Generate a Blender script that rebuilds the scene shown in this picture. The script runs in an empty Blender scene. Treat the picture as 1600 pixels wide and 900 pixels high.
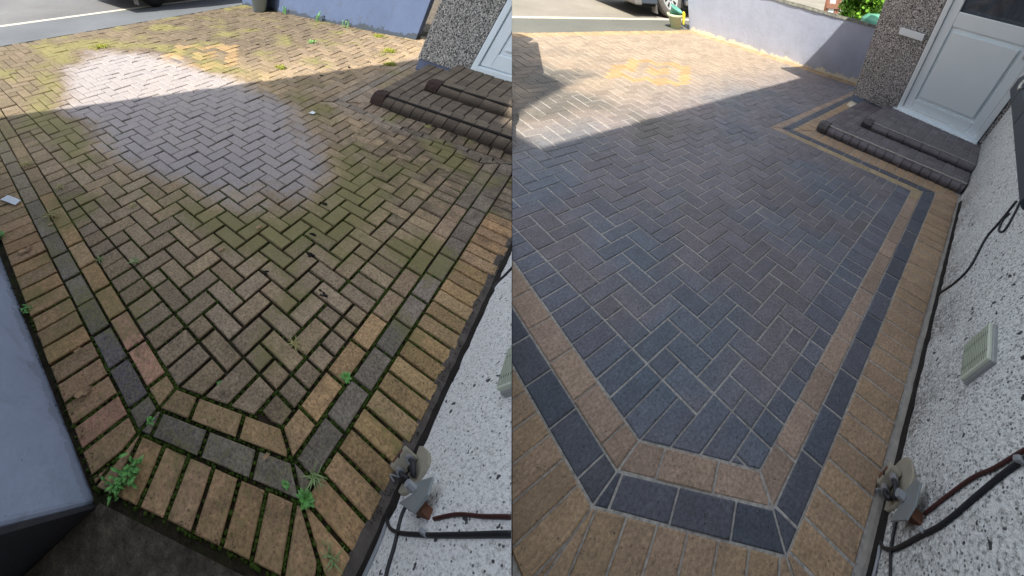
import bpy, bmesh, math, random
from mathutils import Vector, Matrix, noise as mnoise
rad = math.radians
rnd = random.Random(7)
S = bpy.context.scene
COL = S.collection

# ------------------------------------------------------------------ camera
CAM_H = 0.916
cam_d = bpy.data.cameras.new('camera'); cam = bpy.data.objects.new('camera', cam_d); COL.objects.link(cam)
S.camera = cam
cam_d.sensor_width = 36.0; cam_d.lens = 36.0 * 566.0 / 1600.0
cam_d.clip_start = 0.02; cam_d.clip_end = 3000
# rows: world x, y, z written in camera axes (right, down, forward)
R = Matrix(((0.996568, 0.0568788, 0.0601421), (0.0, -0.7265433, 0.6871206), (0.0827784, -0.6847624, -0.7240498)))
cx, cy, cz = R.col[0], R.col[1], R.col[2]
mw = Matrix.Identity(4)
for i in range(3):
    mw[i][0] = cx[i]; mw[i][1] = -cy[i]; mw[i][2] = -cz[i]
mw[2][3] = CAM_H
cam.matrix_world = mw
CAM = Vector((0, 0, CAM_H))

# ------------------------------------------------------------------ world, sun, exposure
SUN = Vector((0.34746, 0.63131, -0.69334)).normalized()      # travel direction of the light
el = math.asin(-SUN.z); az = math.atan2(-SUN.x, -SUN.y)
W = bpy.data.worlds.new('World'); S.world = W; W.use_nodes = True
nt = W.node_tree; nt.nodes.clear()
sky = nt.nodes.new('ShaderNodeTexSky'); sky.sky_type = 'NISHITA'; sky.sun_disc = False
sky.sun_elevation = el; sky.sun_rotation = az; sky.air_density = 1.0; sky.dust_density = 1.5; sky.ozone_density = 1.0
bg = nt.nodes.new('ShaderNodeBackground'); bg.inputs[1].default_value = 0.085
wo = nt.nodes.new('ShaderNodeOutputWorld')
hs = nt.nodes.new('ShaderNodeHueSaturation'); hs.inputs['Saturation'].default_value = 0.34
nt.links.new(sky.outputs[0], hs.inputs['Color']); nt.links.new(hs.outputs[0], bg.inputs[0]); nt.links.new(bg.outputs[0], wo.inputs[0])
sd = bpy.data.lights.new('sun', 'SUN'); sd.energy = 2.6; sd.angle = rad(0.55); sd.color = (1.0, 0.93, 0.82)
so = bpy.data.objects.new('sun', sd); COL.objects.link(so)
so.rotation_euler = SUN.to_track_quat('-Z', 'Y').to_euler(); so.location = (-3, -4, 6)
S.view_settings.view_transform = 'Standard'; S.view_settings.look = 'None'
S.view_settings.gamma = 1.0; S.view_settings.exposure = 1.75
S.view_settings.use_curve_mapping = False

# ------------------------------------------------------------------ the two plots
# Each plot has its own surveyed axes: a runs along the house wall away from the viewer, b runs across
# the drive towards the house wall, h is up; one unit is about a brick's width (100 mm).
class Site:
    def __init__(s, name, rows, k, side, lens):
        s.name = name; s.side = side; s.lens = lens
        M = [[v * k for v in r] for r in rows]
        RM = R @ Matrix([r[:3] for r in M])
        s.M3 = RM; s.o = CAM + R @ Vector([r[3] for r in M])
    def rm(s, a, b):
        if not s.lens: return a, b
        k = min(1, max(0, (b + 8) / 10))
        a2 = a * (1 - 0.0021 * k * max(0, min(a, 60)))
        b2 = b
        if b > 0: b2 = b * ((10.7 - .045 * a2) / (11.01 - .025 * a))
        if b < -20: b2 = b * (1 + min(1.6, (-b - 20) / 24.5) * (.12 - .0017 * a))
        return a2, b2
    def w(s, p, lens=False):
        a, b, h = p
        if lens: a, b = s.rm(a, b)
        return s.o + s.M3 @ Vector((a, b, h))
ROWS_A = ((0.7899853, 0.3439527, -0.440482, 2.3050023), (-0.4136628, 0.4052691, -0.4325831, 0.2256462), (0.569602, -0.2980328, -0.7759077, 12.2993803))
ROWS_B = ((0.2216909, 0.7931905, 0.5830205, -14.6407146), (-0.4017216, 0.4310419, -0.3971184, -0.8195313), (0.3842811, -0.4162214, -0.8271869, 14.0036112))
CLEAN = Site('clean', ROWS_A, 0.106082, 1, False)
MOSSY = Site('mossy', ROWS_B, 0.0965, -1, True)

# ------------------------------------------------------------------ mesh helpers
class G:
    def __init__(s): s.v = []; s.f = []; s.m = []; s.c = []
    def add(s, vs, fs, m=0, c=(1, 1, 1)):
        n = len(s.v); s.v += [tuple(v) for v in vs]
        if c and isinstance(c[0], (tuple, list)): s.c += list(c)
        else: s.c += [c] * len(vs)
        for f in fs: s.f.append(tuple(i + n for i in f)); s.m.append(m)
        return s
    def box(s, a0, a1, b0, b1, h0, h1, m=0, c=(1, 1, 1)):
        vs = [(a, b, h) for h in (h0, h1) for (a, b) in ((a0, b0), (a1, b0), (a1, b1), (a0, b1))]
        return s.add(vs, [(3, 2, 1, 0), (4, 5, 6, 7), (0, 1, 5, 4), (1, 2, 6, 5), (2, 3, 7, 6), (3, 0, 4, 7)], m, c)
    def slab(s, q, t, m=0, c=(1, 1, 1)):
        # q: planar polygon (front), t: vector to the back
        n = len(q); t = Vector(t)
        vs = [Vector(p) for p in q] + [Vector(p) + t for p in q]
        fs = [tuple(range(n)), tuple(range(2 * n - 1, n - 1, -1))] + [(i, i + n, (i + 1) % n + n, (i + 1) % n) for i in range(n)]
        return s.add(vs, fs, m, c)
    def tube(s, pts, r, n=7, m=0, c=(1, 1, 1), cap=True):
        P = [Vector(p) for p in pts]; rr = r if isinstance(r, (list, tuple)) else [r] * len(P)
        rings = []; prev = None
        for i, p in enumerate(P):
            d = (P[min(i + 1, len(P) - 1)] - P[max(i - 1, 0)]).normalized()
            u = d.cross(Vector((0, 0, 1))) if prev is None else prev - d * prev.dot(d)
            if u.length < 1e-4: u = d.cross(Vector((1, 0, 0)))
            u.normalize(); prev = u; w = d.cross(u)
            rings.append([p + (u * math.cos(t) + w * math.sin(t)) * rr[i] for t in [2 * math.pi * k / n for k in range(n)]])
        vs = [v for r_ in rings for v in r_]
        fs = [(i * n + k, i * n + (k + 1) % n, (i + 1) * n + (k + 1) % n, (i + 1) * n + k) for i in range(len(P) - 1) for k in range(n)]
        if cap: fs += [tuple(range(n - 1, -1, -1)), tuple((len(P) - 1) * n + k for k in range(n))]
        return s.add(vs, fs, m, c)
    def lathe(s, o, axis, prof, n=24, m=0, c=(1, 1, 1)):
        # prof: (radius, distance along axis)
        ax = Vector(axis).normalized(); u = ax.cross(Vector((0.3, 0.9, 0.1))).normalized(); w = ax.cross(u); o = Vector(o)
        vs = []; fs = []
        for (r, z) in prof:
            for k in range(n):
                t = 2 * math.pi * k / n; vs.append(o + ax * z + (u * math.cos(t) + w * math.sin(t)) * max(r, 1e-3))
        for i in range(len(prof) - 1):
            for k in range(n): fs.append((i * n + k, i * n + (k + 1) % n, (i + 1) * n + (k + 1) % n, (i + 1) * n + k))
        return s.add(vs, fs, m, c)

def smooth_path(pts, k=6):
    P = [Vector(p) for p in pts]; out = []
    for i in range(len(P) - 1):
        p0 = P[max(i - 1, 0)]; p1 = P[i]; p2 = P[i + 1]; p3 = P[min(i + 2, len(P) - 1)]
        for j in range(k):
            t = j / k
            out.append(0.5 * ((2 * p1) + (-p0 + p2) * t + (2 * p0 - 5 * p1 + 4 * p2 - p3) * t * t + (-p0 + 3 * p1 - 3 * p2 + p3) * t ** 3))
    out.append(P[-1]); return out

def tag(o, label=None, cat=None, group=None, kind=None):
    if label: o['label'] = label
    if cat: o['category'] = cat
    if group: o['group'] = group
    if kind: o['kind'] = kind
    return o

def build(name, g, mats, site, parent=None, bevel=0, seg=2, smooth=False, lens=False, solid=True, clip=True, weld=False):
    bm = bmesh.new()
    cl = bm.verts.layers.float_color.new('bc'); lp = bm.verts.layers.float_vector.new('lp'); mw_ = bm.verts.layers.float_vector.new('mw')
    cl = bm.verts.layers.float_color['bc']; lp = bm.verts.layers.float_vector['lp']
    vs = [bm.verts.new(v) for v in g.v]
    for v, c in zip(vs, g.c):
        v[cl] = (c[0], c[1], c[2], 1)
        if len(c) > 3: v[mw_] = c[3:6]
    for f, m in zip(g.f, g.m):
        try: nf = bm.faces.new([vs[i] for i in f]); nf.material_index = m
        except ValueError: pass
    if weld: bmesh.ops.remove_doubles(bm, verts=bm.verts, dist=1e-4)
    if solid: bmesh.ops.recalc_face_normals(bm, faces=bm.faces)
    if bevel:
        es = [e for e in bm.edges if len(e.link_faces) == 2 and e.calc_face_angle(0) > 0.35]
        bmesh.ops.bevel(bm, geom=es, offset=bevel, segments=seg, affect='EDGES', profile=0.5, clamp_overlap=True)
    lo = 1e9
    for v in bm.verts:
        v[lp] = v.co.copy()
    wp = [site.w(v.co, lens and site.lens) for v in bm.verts]
    for v, p in zip(bm.verts, wp): v.co = p
    # winding: a plot's axes may be left-handed
    if site.M3.determinant() < 0: bmesh.ops.reverse_faces(bm, faces=bm.faces)
    n = Vector(R.col[0]) * site.side
    if clip and any((v.co - CAM).dot(n) < 0.001 for v in bm.verts):
        r = bmesh.ops.bisect_plane(bm, geom=bm.verts[:] + bm.edges[:] + bm.faces[:], plane_co=CAM + n * 0.001, plane_no=n, clear_inner=True, clear_outer=False)
        if solid:
            ed = [e for e in r['geom_cut'] if isinstance(e, bmesh.types.BMEdge) and e.is_valid and len(e.link_faces) == 1]
            if ed: bmesh.ops.edgenet_fill(bm, edges=ed)
    me = bpy.data.meshes.new(name); 
    if not bm.verts:
        bm.free(); return None
    base = parent.location.copy() if parent and parent.parent is None else Vector((0, 0, 0))
    q = parent
    off = Vector((0, 0, 0))
    while q is not None: off += q.location; q = q.parent
    if parent is None:
        c = Vector((0, 0, 0))
        xs = [v.co for v in bm.verts]
        if g.__dict__.get('origin'): off = site.w(g.origin, lens)
    for v in bm.verts: v.co -= off
    if smooth:
        for f in bm.faces: f.smooth = True
    bm.to_mesh(me); bm.free()
    for m in mats: me.materials.append(m)
    o = bpy.data.objects.new(name, me); COL.objects.link(o)
    if parent is not None: o.parent = parent
    elif g.__dict__.get('origin'): o.location = off
    return o

def thing(name, site, base, label, cat, group=None, lens=False):
    o = bpy.data.objects.new(name, None); COL.objects.link(o); o.location = site.w(base, lens)
    o.empty_display_size = 0.05
    return tag(o, label, cat, group)

# ------------------------------------------------------------------ materials
class NT:
    def __init__(s, name, rough=0.8, spec=0.3, metal=0.0):
        s.m = bpy.data.materials.new(name); s.m.use_nodes = True; s.t = s.m.node_tree
        s.p = s.t.nodes['Principled BSDF']; s.p.inputs['Roughness'].default_value = rough
        s.p.inputs['Specular IOR Level'].default_value = spec; s.p.inputs['Metallic'].default_value = metal
        a = s.n('ShaderNodeAttribute'); a.attribute_name = 'lp'; s.pos = a.outputs['Vector']
    def n(s, k, **kw):
        x = s.t.nodes.new(k)
        for a, b in kw.items(): setattr(x, a, b)
        return x
    def l(s, a, b): s.t.links.new(a, b)
    def noise(s, scale, detail=3, rough=0.6, vec=None, dist=0):
        x = s.n('ShaderNodeTexNoise'); x.inputs['Scale'].default_value = scale; x.inputs['Detail'].default_value = detail
        x.inputs['Roughness'].default_value = rough; x.inputs['Distortion'].default_value = dist
        s.l(vec or s.pos, x.inputs['Vector']); return x.outputs['Fac']
    def vor(s, scale, feature='F1', rand=1):
        x = s.n('ShaderNodeTexVoronoi'); x.feature = feature; x.inputs['Scale'].default_value = scale
        x.inputs['Randomness'].default_value = rand; s.l(s.pos, x.inputs['Vector']); return x
    def ramp(s, fac, stops, interp='LINEAR'):
        x = s.n('ShaderNodeValToRGB'); x.color_ramp.interpolation = interp; e = x.color_ramp.elements
        while len(e) > 1: e.remove(e[-1])
        e[0].position = stops[0][0]; e[0].color = (*stops[0][1], 1)
        for p, c in stops[1:]:
            q = e.new(p); q.color = (*c, 1)
        s.l(fac, x.inputs[0]); return x.outputs[0]
    def g(s, fac, a, b, lo=0.0, hi=1.0):
        x = s.n('ShaderNodeMapRange'); x.inputs[1].default_value = a; x.inputs[2].default_value = b
        x.inputs[3].default_value = lo; x.inputs[4].default_value = hi; s.l(fac, x.inputs[0]); return x.outputs[0]
    def math(s, op, a, b):
        x = s.n('ShaderNodeMath'); x.operation = op
        for i, q in ((0, a), (1, b)):
            if isinstance(q, (int, float)): x.inputs[i].default_value = q
            else: s.l(q, x.inputs[i])
        return x.outputs[0]
    def mix(s, fac, a, b, mode='MIX'):
        x = s.n('ShaderNodeMix'); x.data_type = 'RGBA'; x.blend_type = mode
        for i, q in ((0, fac), (6, a), (7, b)):
            if isinstance(q, (int, float)): x.inputs[i].default_value = q
            elif isinstance(q, tuple): x.inputs[i].default_value = (*q, 1)
            else: s.l(q, x.inputs[i])
        return x.outputs[2]
    def mul(s, col, fac):
        c = s.n('ShaderNodeVectorMath'); c.operation = 'SCALE'; s.l(col, c.inputs[0]); s.l(fac, c.inputs['Scale']); return c.outputs[0]
    def attr(s, name):
        a = s.n('ShaderNodeAttribute'); a.attribute_name = name; return a.outputs['Color']
    def sep(s):
        x = s.n('ShaderNodeSeparateXYZ'); s.l(s.pos, x.inputs[0]); return x.outputs
    def base(s, c):
        if isinstance(c, tuple): s.p.inputs['Base Color'].default_value = (*c, 1)
        else: s.l(c, s.p.inputs['Base Color'])
        return s
    def bump(s, h, strength=0.3, dist=0.01):
        b = s.n('ShaderNodeBump'); b.inputs['Strength'].default_value = strength; b.inputs['Distance'].default_value = dist
        s.l(h, b.inputs['Height']); s.l(b.outputs[0], s.p.inputs['Normal']); return s

def mat_brick(name, speck, pits, rough, moss=False):
    t = NT(name, rough, 0.35)
    c = t.attr('bc')
    fine = t.noise(9, 4, 0.7); mid = t.noise(1.3, 4, 0.65); 
    c = t.mul(c, t.g(fine, 0.3, 0.7, 1 - speck, 1 + speck))
    c = t.mul(c, t.g(mid, 0.3, 0.7, 0.86, 1.14))
    v = t.vor(7.0)
    pit = t.g(v.outputs['Distance'], 0.10, 0.22, 1, 0)
    pm = t.g(t.noise(2.2, 3, 0.6), 0.45, 0.62)
    c = t.mix(t.math('MULTIPLY', t.math('MULTIPLY', pit, pm), pits), c, (0.02, 0.018, 0.017))
    v2 = t.vor(5.0); lt = t.g(v2.outputs['Distance'], 0.05, 0.11, 1, 0)
    c = t.mix(t.math('MULTIPLY', lt, 0.35), c, (0.5, 0.45, 0.4))
    if moss:
        a = t.n('ShaderNodeAttribute'); a.attribute_name = 'mw'; x = t.n('ShaderNodeSeparateXYZ'); t.l(a.outputs['Vector'], x.inputs[0])
        mo, wa, gr = x.outputs[0], x.outputs[1], x.outputs[2]
        def amount(v, n_, k): return t.g(t.math('ADD', v, t.math('MULTIPLY', t.math('SUBTRACT', n_, 0.5), k)), 0.35, 0.75)
        n1 = t.noise(1.1, 6, 0.75); n2 = t.noise(4.5, 5, 0.75); n3 = t.noise(0.8, 6, 0.7, dist=0.6)
        c = t.mix(t.math('MULTIPLY', amount(wa, n1, 0.9), 0.8), c, t.mul(t.mix(n2, (0.33, 0.31, 0.32), (0.40, 0.37, 0.375)), t.g(fine, 0.3, 0.7, 0.8, 1.2)))
        c = t.mix(t.math('MULTIPLY', amount(gr, n3, 1.6), 0.6), c, (0.055, 0.042, 0.034))
        c = t.mix(t.math('MULTIPLY', amount(mo, n2, 1.7), 0.75), c, t.mix(n1, (0.15, 0.145, 0.045), (0.27, 0.25, 0.09)))
        mid = t.math('ADD', mid, t.math('MULTIPLY', amount(mo, n2, 1.7), 0.4))
    t.base(c).bump(t.math('ADD', t.noise(11, 5, 0.75), t.math('MULTIPLY', mid, 1.2)), 0.55, 0.0035)
    return t.m
M_BRICK_C = mat_brick('sealed_block_paving', 0.38, 0.95, 0.62)
M_BRICK_M = mat_brick('weathered_block_paving', 0.6, 0.9, 0.9, True)

t = NT('jointing_sand', 0.95); t.base(t.ramp(t.noise(7, 4), [(0.3, (0.26, 0.25, 0.235)), (0.7, (0.56, 0.54, 0.50))])).bump(t.noise(14), 0.4, 0.002); M_SAND = t.m
t = NT('mossy_joint_soil', 1.0)
c = t.ramp(t.noise(3.5, 5, 0.7), [(0.3, (0.016, 0.012, 0.008)), (0.6, (0.055, 0.041, 0.027)), (0.8, (0.15, 0.115, 0.075))])
c = t.mix(t.g(t.noise(1.3, 5, 0.75), 0.47, 0.66), c, (0.035, 0.05, 0.009)); t.base(c).bump(t.noise(8, 5), 0.9, 0.01); M_SOIL = t.m

t = NT('bare_dirty_ground', 0.95)
c = t.ramp(t.noise(2.2, 6, 0.75), [(0.3, (0.05, 0.042, 0.033)), (0.55, (0.16, 0.135, 0.105)), (0.75, (0.34, 0.29, 0.22))])
t.base(c).bump(t.noise(6, 6, 0.7), 0.9, 0.02); M_DIRT = t.m

def asphalt(name, a, b, sc=6):
    t = NT(name, 0.9); c = t.ramp(t.noise(sc, 5, 0.8), [(0.3, a), (0.7, b)])
    c = t.mul(c, t.g(t.noise(0.06, 4, 0.6), 0.3, 0.7, 0.8, 1.2)); t.base(c).bump(t.noise(sc * 1.5), 0.5, 0.004); return t.m
M_PATH_C = asphalt('asphalt_footpath', (0.11, 0.115, 0.10), (0.19, 0.19, 0.165))
M_ROAD_C = asphalt('pale_worn_road', (0.22, 0.20, 0.165), (0.34, 0.31, 0.26))
M_PATH_M = asphalt('grey_footpath', (0.10, 0.11, 0.125), (0.16, 0.175, 0.19))
M_ROAD_M = asphalt('grey_road', (0.11, 0.115, 0.12), (0.19, 0.19, 0.195))
M_SHOULDER = asphalt('concrete_pavement', (0.36, 0.33, 0.27), (0.5, 0.47, 0.40), 3)
t = NT('kerb_concrete', 0.9); t.base(t.ramp(t.noise(3, 5, 0.7), [(0.3, (0.42, 0.38, 0.3)), (0.7, (0.72, 0.68, 0.58))])); M_KERB = t.m

def painted_render(name, col, grub, eff, top=None):
    t = NT(name, 0.8, 0.25)
    c = t.mix(t.g(t.noise(0.25, 4, 0.6), 0.35, 0.7), col, tuple(x * 0.86 for x in col))
    c = t.mix(t.math('MULTIPLY', t.g(t.noise(0.8, 6, 0.7, dist=0.5), 0.52, 0.75), grub), c, (0.06, 0.06, 0.055))
    h = t.sep()[2]
    lim = t.g(t.noise(0.55, 6, 0.75), 0.3, 0.7, -0.15, 1.0)
    e = t.math('GREATER_THAN', lim, h)
    c = t.mix(t.math('MULTIPLY', e, eff[3]), c, eff[:3])
    sp = t.g(t.vor(2.3).outputs['Distance'], 0.04, 0.07, 0.7, 0); c = t.mix(t.math('MULTIPLY', sp, t.g(t.noise(0.9), 0.5, 0.6)), c, (0.03, 0.03, 0.03))
    t.base(c).bump(t.math('ADD', t.noise(2.5, 5, 0.6), t.math('MULTIPLY', t.noise(0.5, 4, 0.6, dist=1.0), 1.5)), 0.3, 0.006); return t.m
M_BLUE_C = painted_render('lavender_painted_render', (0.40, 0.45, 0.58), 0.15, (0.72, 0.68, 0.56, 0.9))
M_BLUE_M = painted_render('shaded_grubby_blue_render', (0.075, 0.105, 0.185), 0.5, (0.03, 0.035, 0.03, 0.7))  # base blue darkened so the wall's shade is painted in, plus grubby patches
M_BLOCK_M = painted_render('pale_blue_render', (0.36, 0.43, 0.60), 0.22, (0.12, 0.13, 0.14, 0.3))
M_PLINTH_C = painted_render('slate_blue_plinth', (0.20, 0.26, 0.36), 0.3, (0.1, 0.1, 0.1, 0.2))
M_PLINTH_M = painted_render('slate_blue_weathered_plinth', (0.14, 0.17, 0.26), 0.4, (0.03, 0.03, 0.03, 0.3))
M_DARKEND = painted_render('dark_end_render', (0.035, 0.036, 0.048), 0.5, (0.03, 0.03, 0.03, 0.5))  # low wall's end face, coloured much darker than its side
t = NT('mossy_wall_top', 0.95); t.base(t.ramp(t.noise(1.2, 5, 0.7), [(0.35, (0.04, 0.04, 0.035)), (0.55, (0.13, 0.13, 0.11)), (0.75, (0.2, 0.22, 0.12))])).bump(t.noise(4), 0.8, 0.01); M_COPE = t.m

def pebbledash(name, pale, stain, big, d0=0.22, d1=0.62, many=0.62):
    t = NT(name, 0.85, 0.3)
    n1 = t.noise(10, 4, 0.75)
    c = t.ramp(n1, [(0.36, tuple(x * d0 for x in pale)), (0.45, tuple(x * d1 for x in pale)), (0.53, pale), (0.7, tuple(min(.92, x * 1.12) for x in pale))])
    v = t.n('ShaderNodeTexVoronoi'); v.inputs['Scale'].default_value = 3.0
    vm = t.n('ShaderNodeVectorMath'); vm.operation = 'ADD'; ns = t.n('ShaderNodeTexNoise'); ns.inputs['Scale'].default_value = 4
    t.l(t.pos, ns.inputs['Vector']); mm = t.n('ShaderNodeVectorMath'); mm.operation = 'SCALE'; mm.inputs['Scale'].default_value = 0.38
    t.l(ns.outputs['Color'], mm.inputs[0]); t.l(t.pos, vm.inputs[0]); t.l(mm.outputs[0], vm.inputs[1]); t.l(vm.outputs[0], v.inputs['Vector'])
    sel = t.math('GREATER_THAN', t.math('FRACT', t.math('MULTIPLY', v.outputs['Color'], 1.0), 0), 0.62) if False else None
    sx = t.n('ShaderNodeSeparateColor'); t.l(v.outputs['Color'], sx.inputs[0])
    pick = t.math('GREATER_THAN', sx.outputs[0], many)
    size = t.g(sx.outputs[1], 0, 1, 0.10, 0.30)
    dot = t.math('MULTIPLY', pick, t.math('LESS_THAN', v.outputs['Distance'], size))
    c = t.mix(t.math('MULTIPLY', dot, 0.93), c, (0.025, 0.028, 0.035))
    v3 = t.vor(10); s3 = t.n('ShaderNodeSeparateColor'); t.l(v3.outputs['Color'], s3.inputs[0])
    d3 = t.math('MULTIPLY', t.math('GREATER_THAN', s3.outputs[0], big), t.math('LESS_THAN', v3.outputs['Distance'], 0.33))
    c = t.mix(t.math('MULTIPLY', d3, 0.85), c, (0.05, 0.05, 0.06))
    # brown splash-back near the foot of the wall
    h = t.sep()[2]
    low = t.g(h, 0.2, 5.0, 1, 0); st = t.math('MULTIPLY', low, t.g(t.noise(0.35, 5, 0.7), 0.34, 0.56))
    d4 = t.g(t.noise(6, 4, 0.8), 0.4, 0.6)
    c = t.mix(t.math('MULTIPLY', t.math('MULTIPLY', st, d4), stain), c, (0.12, 0.09, 0.075))
    t.base(c).bump(t.math('ADD', t.noise(7, 4, 0.75), t.math('MULTIPLY', dot, -0.3)), 0.9, 0.006); return t.m
M_WALL_C = pebbledash('white_pebbledash', (0.84, 0.87, 0.86), 1.0, 0.78, 0.3, 0.72)
M_WALL_M = pebbledash('bright_white_pebbledash', (0.92, 0.92, 0.90), 0.15, 0.86, 0.5, 0.85, 0.72)
def grey_dash(name, lo, hi):
    t = NT(name, 0.8, 0.4)
    v = t.vor(12); sx = t.n('ShaderNodeSeparateColor'); t.l(v.outputs['Color'], sx.inputs[0])
    f = t.math('ADD', t.math('MULTIPLY', sx.outputs[0], 0.6), t.math('MULTIPLY', t.noise(9, 3, 0.7), 0.45))
    c = t.ramp(f, [(0.28, lo), (0.5, tuple((a + b) * 0.42 for a, b in zip(lo, hi))), (0.78, hi)])
    t.base(c).bump(t.math('ADD', t.g(v.outputs['Distance'], 0, 0.6, 1, 0), t.noise(9)), 1.0, 0.012); return t.m
M_PORCH_C = grey_dash('grey_pebbledash', (0.05, 0.05, 0.055), (0.95, 0.90, 0.88))
M_PORCH_M = grey_dash('grey_weathered_pebbledash', (0.05, 0.05, 0.052), (0.85, 0.83, 0.78))

def plain(name, col, rough=0.6, spec=0.4, metal=0, var=0.12, sc=2.0, bump=0.1):
    t = NT(name, rough, spec, metal); n_ = t.noise(sc, 5, 0.65)
    t.base(t.mix(n_, tuple(x * (1 - var) for x in col), tuple(min(1, x * (1 + var)) for x in col)))
    if bump: t.bump(t.noise(sc * 3, 4), bump, 0.003)
    return t.m
M_UPVC = plain('white_plastic_door', (0.84, 0.93, 0.99), 0.3, 0.5, 0, 0.04, 0.4, 0.03)
M_FRAME = plain('white_plastic_frame', (0.82, 0.88, 0.92), 0.35, 0.5, 0, 0.06, 0.6, 0.03)
M_FRAME_M = plain('dusty_plastic_frame', (0.74, 0.84, 0.90), 0.4, 0.5, 0, 0.08, 0.8, 0.05)
M_GASKET = plain('black_gasket', (0.02, 0.02, 0.022), 0.6)
M_HANDLE = plain('pale_door_handle', (0.6, 0.62, 0.6), 0.3, 0.5, 0.3)
t = NT('dark_door_glass', 0.06, 0.8); c = t.ramp(t.noise(0.5, 5, 0.7, dist=1.2), [(0.35, (0.035, 0.045, 0.06)), (0.6, (0.075, 0.09, 0.11)), (0.8, (0.16, 0.18, 0.2))]); t.base(c); M_GLASS = t.m
M_VENT = plain('cream_plastic_vent', (0.62, 0.66, 0.55), 0.6, 0.3, 0, 0.12, 1.5, 0.2)
M_VENT_EDGE = plain('dirty_vent_surround', (0.34, 0.35, 0.35), 0.8, 0.2, 0, 0.4, 2, 0.3)
M_SLOT = plain('dark_slot', (0.02, 0.02, 0.02), 0.9)
M_STEP_C = mat_brick('sealed_step_block', 0.2, 0.5, 0.55)
M_STEP_M = mat_brick('sooty_step_block', 0.3, 0.6, 0.9, True)
M_MORTAR = plain('pale_mortar_fillet', (0.30, 0.28, 0.25), 0.95, 0.2, 0, 0.4, 2.5, 0.6)
M_FOOT_M = plain('dirty_grey_wall_foot', (0.11, 0.095, 0.085), 0.95, 0.2, 0, 0.7, 2.2, 0.9)
M_RENDER_PATCH = plain('cream_mortar_patch', (0.62, 0.56, 0.44), 0.95, 0.2, 0, 0.25, 2.5, 0.8)
M_GAP = plain('dark_dirt_gap', (0.03, 0.027, 0.025), 1.0, 0.1, 0, 0.6, 2, 1.0)
M_BLACK = plain('black_cable', (0.018, 0.019, 0.024), 0.5, 0.4)
M_RED = plain('dark_red_cable', (0.065, 0.02, 0.018), 0.5, 0.4)
M_GREYC = plain('grey_cable', (0.3, 0.32, 0.34), 0.6)
M_PLATE = plain('cream_box_back_plate', (0.36, 0.33, 0.26), 0.7, 0.3, 0, 0.3, 1.5, 0.3)
M_METAL = plain('galvanised_bracket', (0.27, 0.30, 0.31), 0.5, 0.4, 0.25, 0.15, 1.5, 0.2)
M_BRASS = plain('aluminium_connector', (0.45, 0.46, 0.5), 0.35, 0.5, 0.7)
M_RUST = plain('rusty_core', (0.16, 0.07, 0.04), 0.8)
M_SILL = plain('charcoal_sill_tile', (0.035, 0.05, 0.065), 0.55, 0.4, 0, 0.25, 0.8, 0.3)
M_ROPE = plain('white_rope', (0.6, 0.6, 0.55), 0.9)
def leafmat(name, c1, c2, rough=0.6):
    t = NT(name, rough, 0.3); c = t.mix(t.noise(2.5, 4), c1, c2); t.base(t.mix(0.5, c, t.attr('bc'), 'MULTIPLY'))
    t.p.inputs['Subsurface Weight'].default_value = 0.0; return t.m
M_LEAF = leafmat('fresh_green_leaf', (0.10, 0.30, 0.06), (0.24, 0.55, 0.16))
M_PALELEAF = leafmat('pale_green_leaf', (0.22, 0.34, 0.12), (0.42, 0.55, 0.25))
M_DRY = leafmat('straw_grass', (0.35, 0.30, 0.12), (0.6, 0.55, 0.25), 0.8)
M_MOSS = leafmat('cushion_moss', (0.03, 0.06, 0.008), (0.09, 0.15, 0.02), 1.0)
M_MOSSY = leafmat('yellow_moss', (0.16, 0.18, 0.02), (0.32, 0.33, 0.06), 1.0)
M_DEAD = leafmat('dead_leaf', (0.30, 0.18, 0.09), (0.5, 0.34, 0.2), 0.8)
M_HEDGE = leafmat('hedge_leaf', (0.06, 0.18, 0.015), (0.26, 0.50, 0.05), 0.5)
M_BARK = plain('bark', (0.08, 0.06, 0.045), 0.9, 0.2, 0, 0.4)
M_TILE = plain('grey_roof_tile', (0.12, 0.12, 0.13), 0.8)
M_CARD = plain('white_card', (0.8, 0.86, 0.9), 0.6)
M_POT = plain('pale_green_pot', (0.50, 0.55, 0.36), 0.6, 0.3, 0, 0.1, 1.2)
M_TEAL = plain('teal_plastic', (0.14, 0.40, 0.33), 0.5, 0.4, 0, 0.12, 1.0)
M_YELLOW = plain('yellow_plastic', (0.72, 0.58, 0.03), 0.5)
M_GREYPOT = plain('grey_plastic_pot', (0.26, 0.32, 0.36), 0.6)
M_TYRE = plain('tyre_rubber', (0.035, 0.034, 0.034), 0.85, 0.2, 0, 0.3, 2)
M_TYREP = plain('dusty_tyre_rubber', (0.14, 0.13, 0.12), 0.9, 0.2, 0, 0.3, 2)
M_ALLOY = plain('silver_hubcap', (0.62, 0.62, 0.60), 0.35, 0.5, 0.4)
M_PAINT = plain('dark_blue_grey_car_paint', (0.05, 0.06, 0.085), 0.25, 0.6, 0.3, 0.05, 0.3, 0)
M_PAINT2 = plain('dark_car_paint', (0.03, 0.034, 0.04), 0.25, 0.6, 0.3, 0.05, 0.3, 0)
M_TRIM = plain('grey_car_trim', (0.20, 0.19, 0.18), 0.7)
M_CARGLASS = plain('car_glass', (0.02, 0.025, 0.03), 0.05, 0.8, 0, 0.05, 1, 0)
M_LAMP = plain('rear_lamp_red', (0.4, 0.02, 0.02), 0.2, 0.6)
M_WOOD = plain('painted_timber', (0.35, 0.16, 0.1), 0.7)
M_GREENLID = plain('green_plastic_lid', (0.10, 0.30, 0.20), 0.4, 0.4, 0, 0.25, 0.5)

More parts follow.
